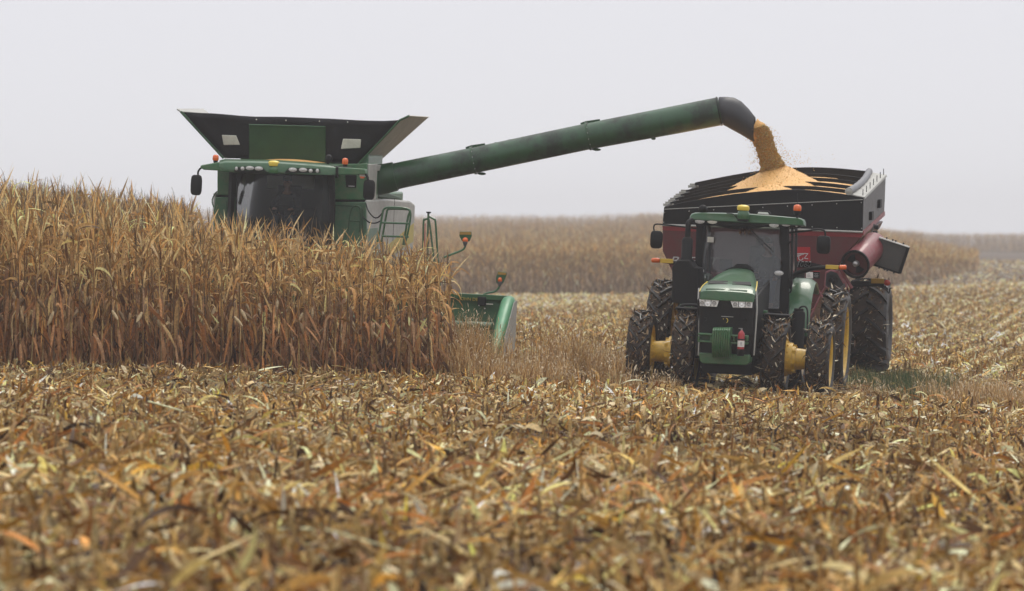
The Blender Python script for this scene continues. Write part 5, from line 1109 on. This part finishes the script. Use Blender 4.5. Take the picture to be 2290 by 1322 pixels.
def litter(n, y0, y1, K, up=.3, big=1.0, bright=1.0, pale=0.):
    x, y = cone(n, y0, y1); ok = ~((y > front_y(x) + .3) & in_corn(x, y + .5)) | (rng.random(n) < .35)
    fl = swath(x, y); ok &= rng.random(n) < .36 + .64 * fl; ok &= ~((((x - 7.75) / .95) ** 2 + ((y - 104.5) / 4.2) ** 2 < 1) & (rng.random(n) < .5)); band = vnoise(x, y, 2.2); x, y, band, fl = x[ok], y[ok], band[ok], fl[ok]; n = len(x)
    mac = vnoise(x * .9 + 3, y * .55 + 1, 2.6); trk = (np.abs(x - 3.9) < 2.4) & (y > 96.6) & (y < 105)
    z = gz(x, y) + rng.uniform(0, .09, n) * np.where(trk, .3, 1) + .10 * fl * np.clip(vnoise(x * 2.1 + 5, y * 1.3, 1.), 0, 1) * rng.uniform(.3, 1, n)
    stand = rng.random(n) < up * (1.5 - 1.3 * fl) * np.where(trk, .2, 1); e0 = np.where(stand, rng.uniform(.5, 1.5, n), rng.uniform(-.15, .5, n))
    L = np.where(stand, rng.uniform(.08, .30, n), rng.uniform(.08, .42, n)) * big; Wd = rng.uniform(.015, .062, n) * big
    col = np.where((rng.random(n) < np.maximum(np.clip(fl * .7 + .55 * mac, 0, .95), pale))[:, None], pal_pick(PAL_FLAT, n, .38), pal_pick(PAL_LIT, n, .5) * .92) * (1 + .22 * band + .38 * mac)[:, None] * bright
    lit.addq(*strips(np.stack([x, y, z], 1), rng.uniform(0, 6.28, n), e0, L, Wd, np.where(stand, rng.uniform(-.2, 2.2, n), rng.uniform(-.4, 1.1, n)), rng.normal(0, .8, n), K, np.clip(col, .005, .82), 1.2, rng.normal(0, .6, n), rng.normal(0, .6, n)))
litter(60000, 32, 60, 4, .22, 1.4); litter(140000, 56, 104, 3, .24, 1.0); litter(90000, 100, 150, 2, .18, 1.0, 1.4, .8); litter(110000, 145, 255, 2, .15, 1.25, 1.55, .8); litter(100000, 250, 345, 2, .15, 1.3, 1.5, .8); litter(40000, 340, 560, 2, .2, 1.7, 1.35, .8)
tag(lit.build('corn_litter', M_lit), kind='stuff')
stb = Veg()
def stubs(x, y, h=.24, n_=5, cap=True):
    n = len(x); z = gz(x, y) - .02; H = rng.uniform(.5, 1.25, n) * h * (1.12 + .4 * (y < 62)); t = rng.normal(0, .16, (n, 2)); P0 = np.stack([x, y, z], 1); P1 = P0 + np.stack([t[:, 0] * H, t[:, 1] * H, H], 1)
    c = pal_pick([(.36, .23, .08, 3), (.48, .33, .13, 2), (.20, .115, .04, 2), (.40, .22, .06, 2)], n, .3)
    r = rng.uniform(.011, .018, n); stb.addq(*rods(P0, P1, r * 1.15, r, n_, c, pal_pick([(.62, .52, .35, 1), (.5, .38, .22, 1)], n, .15) if cap else None))
    for _ in range(2):                           # sheath shreds still on the stub
        hh = rng.uniform(.2, .9, n)[:, None]; B0 = P0 * (1 - hh) + P1 * hh
        stb.addq(*strips(B0, rng.uniform(0, 6.28, n), rng.uniform(.5, 1.5, n), rng.uniform(.06, .22, n), rng.uniform(.015, .045, n), rng.uniform(0, 2.4, n), rng.normal(0, .8, n), 3, pal_pick(PAL_LIT, n, .25), 1.1))
X, Y = [], []
for y0 in np.arange(31, 100, .76):               # headland rows run across the picture
    x = np.arange(-12, 13, .17); x = x + rng.normal(0, .04, len(x)); y = y0 + .015 * x + rng.normal(0, .05, len(x)); k = (np.abs(x) < .0985 * y + 1.2) & (y < front_y(x) - .15) & (y < 97.5) & ~((np.abs(x - 3.9) < 2.4) & (y > 96.4)) & (rng.random(len(x)) > .15 + .8 * swath(x, y)); X.append(x[k]); Y.append(y[k])
stubs(np.concatenate(X), np.concatenate(Y))
X, Y = [], []
for x0 in np.arange(-14, 60, .76):               # main rows run away from the camera
    y = np.arange(97, 300, .18); y = y + rng.normal(0, .04, len(y)); x = x0 + (y - 100) * .125 + rng.normal(0, .04, len(y)); k = (np.abs(x) < .0985 * y + 1.2) & ~in_corn(x, y) & (y > front_y(x)) & ~((np.abs(x - 4.2) < 2.6) & (y < 112)) & (((x - 7.75) / .95) ** 2 + ((y - 104.5) / 4.2) ** 2 > 1) & (rng.random(len(y)) > .12 + .5 * (y > 150)) & (y < far_line(x)); X.append(x[k]); Y.append(y[k])
stubs(np.concatenate(X), np.concatenate(Y), .24, 4)
# husks: pale curled sheaths lying among the stubble
def husks(n, y0, y1):
    x, y = cone(n, y0, y1); k = ~in_corn(x, y + .5); x, y = x[k], y[k]; n = len(x)
    stb.addq(*strips(np.stack([x, y, gz(x, y) + rng.uniform(.06, .2, n)], 1), rng.uniform(0, 6.28, n), rng.uniform(-.3, .9, n), rng.uniform(.14, .3, n), rng.uniform(.05, .10, n), rng.uniform(.3, 2.0, n), rng.normal(0, .8, n), 4, pal_pick([(.66, .53, .31, 3), (.5, .36, .17, 3), (.78, .68, .46, 1)], n, .25), 1.2, None, rng.normal(0, .8, n), wp=[.4, .9, 1., .7, .1]))
def stalks(n, y0, y1, k_=1.):                           # broken stalks and long leaves lying across the stubble
    x, y = cone(n, y0, y1); k = ~in_corn(x, y + .5); x, y = x[k], y[k]; n = len(x); L = rng.uniform(.2, .75, n) * k_; az = rng.uniform(0, 6.28, n); z0 = gz(x, y) + rng.uniform(.05, .2, n)
    P0 = np.stack([x, y, z0], 1); P1 = P0 + np.stack([np.cos(az) * L, np.sin(az) * L, rng.normal(.02, .16, n) * L], 1); r = rng.uniform(.008, .014, n)
    stb.addq(*rods(P0, P1, r, r * .9, 5, pal_pick([(.52, .38, .18, 3), (.36, .23, .09, 3), (.2, .11, .045, 3), (.66, .54, .32, 1)], n, .3), np.tile([[.6, .5, .32]], (n, 1))))
    stb.addq(*strips(P0 + np.array([.2, .1, .03]), rng.uniform(0, 6.28, n), rng.uniform(-.2, .7, n), rng.uniform(.3, .75, n) * k_, rng.uniform(.03, .07, n) * k_, rng.uniform(-.2, 1.5, n), rng.normal(0, 1.2, n), 6, pal_pick(PAL_LIT, n, .45), 1.2, rng.normal(0, .8, n), rng.normal(0, .8, n)))
stalks(1800, 32, 62); stalks(1300, 60, 104, .7); stalks(900, 104, 200, .7)
husks(900, 32, 62); husks(1500, 60, 104); husks(3000, 104, 250)
tag(stb.build('corn_stubble', M_lit), kind='stuff')
# weeds
wd = Veg()
def tufts(cx, cy, sx_, sy_, n, hmin, hmax, pal, w=.006, spread=.35, head=0.):
    tx = rng.normal(cx, sx_, n // 45 + 1); ty = rng.normal(cy, sy_, n // 45 + 1); i = rng.integers(0, len(tx), n); th = rng.uniform(.35, 1.1, len(tx))
    x = tx[i] + rng.normal(0, .10, n); y = ty[i] + rng.normal(0, .10, n); P = np.stack([x, y, gz(x, y)], 1); L = rng.uniform(hmin, hmax, n) * th[i]; az = rng.uniform(0, 6.28, n); e0 = rng.normal(1.35, spread, n); dr = rng.uniform(0, 1.3, n); col = pal_pick(pal, n, .2)
    wd.addq(*strips(P, az, e0, L, np.full(n, w) * rng.uniform(.6, 1.6, n), dr, rng.normal(0, .5, n), 4, col, 2.0))
    if head:                                     # nodding seed heads
        k = rng.random(n) < head; q = P[k]; pit = e0[k]; Lk = L[k]; d = np.stack([np.cos(pit) * np.cos(az[k]), np.cos(pit) * np.sin(az[k]), np.sin(pit)], 1)
        wd.addq(*strips(q + d * Lk[:, None] * .93, az[k], pit - dr[k] * .8, rng.uniform(.05, .12, k.sum()), np.full(k.sum(), .014), rng.uniform(.6, 1.8, k.sum()), rng.normal(0, .5, k.sum()), 3, pal_pick([(.52, .40, .25, 2), (.6, .5, .34, 1)], k.sum(), .15), wp=[.6, 1, .9, .3]))
TAN = [(.56, .36, .15, 3), (.44, .26, .095, 3), (.26, .14, .05, 2), (.66, .48, .25, 1)]
GRN = [(.045, .075, .025, 3), (.06, .095, .035, 3), (.10, .12, .045, 3), (.30, .22, .10, 2)]
for px, d, s1, s2, n, h0, h1 in ((1050, 100.8, .28, .5, 2600, .5, 1.0), (1130, 101, .35, .6, 2200, .2, .45), (1250, 101.5, .40, .7, 3000, .4, .9), (1360, 101, .35, .8, 2200, .3, .6), (1190, 98.8, .6, .6, 2200, .2, .5), (1010, 99.2, .2, .4, 900, .4, .9), (1320, 104, .5, 1.2, 1800, .3, .6)):
    tufts((px - 1145) / F * d, d, s1, s2, int(n * .85), h0 * 1.2, h1 * 1.35, TAN, .010, .35, .45)
for px, d, s1, s2, n, h0, h1 in ((2190, 99, .5, .9, 2600, .25, .6), (2260, 97.5, .35, .7, 1800, .25, .6), (1960, 100, .3, .6, 700, .15, .35), (1440, 98.5, .4, .5, 700, .15, .4)): tufts((px - 1145) / F * d, d, s1, s2, n, h0 * 1.2, h1 * 1.2, TAN, .008, .4, .4)
for px, d, s1, s2, n, h0, h1 in ((2050, 105, .55, 3.0, 13000, .18, .5), (1960, 104, .45, 2.4, 5000, .14, .4), (1940, 98.6, .3, .6, 1200, .05, .16), (2150, 100, .4, 1.0, 1500, .1, .25), (985, 98.8, .15, .3, 350, .2, .5)): tufts((px - 1145) / F * d, d, s1, s2, n, h0, h1, GRN, .007, .4)
tag(wd.build('dry_weeds', M_straw), kind='stuff')
# ------------------------------------------------------------------ mist: one even volume round camera, machines and ground
HAZE = 0.00046
hm = bpy.data.materials.new('mist'); hm.use_nodes = True; t = hm.node_tree; t.nodes.clear(); o = t.nodes.new('ShaderNodeOutputMaterial'); pv = t.nodes.new('ShaderNodeVolumePrincipled')
pv.inputs['Color'].default_value = (.84, .84, .87, 1); pv.inputs['Density'].default_value = HAZE; pv.inputs['Anisotropy'].default_value = 0.0; t.links.new(pv.outputs[0], o.inputs['Volume'])
try: hm.cycles.homogeneous_volume = True
except Exception: pass
hz = MB().box((0, 740, 6.5), (1200, 1540, 20.)).build('haze', hm, None, smooth=0); hz['kind'] = 'stuff'
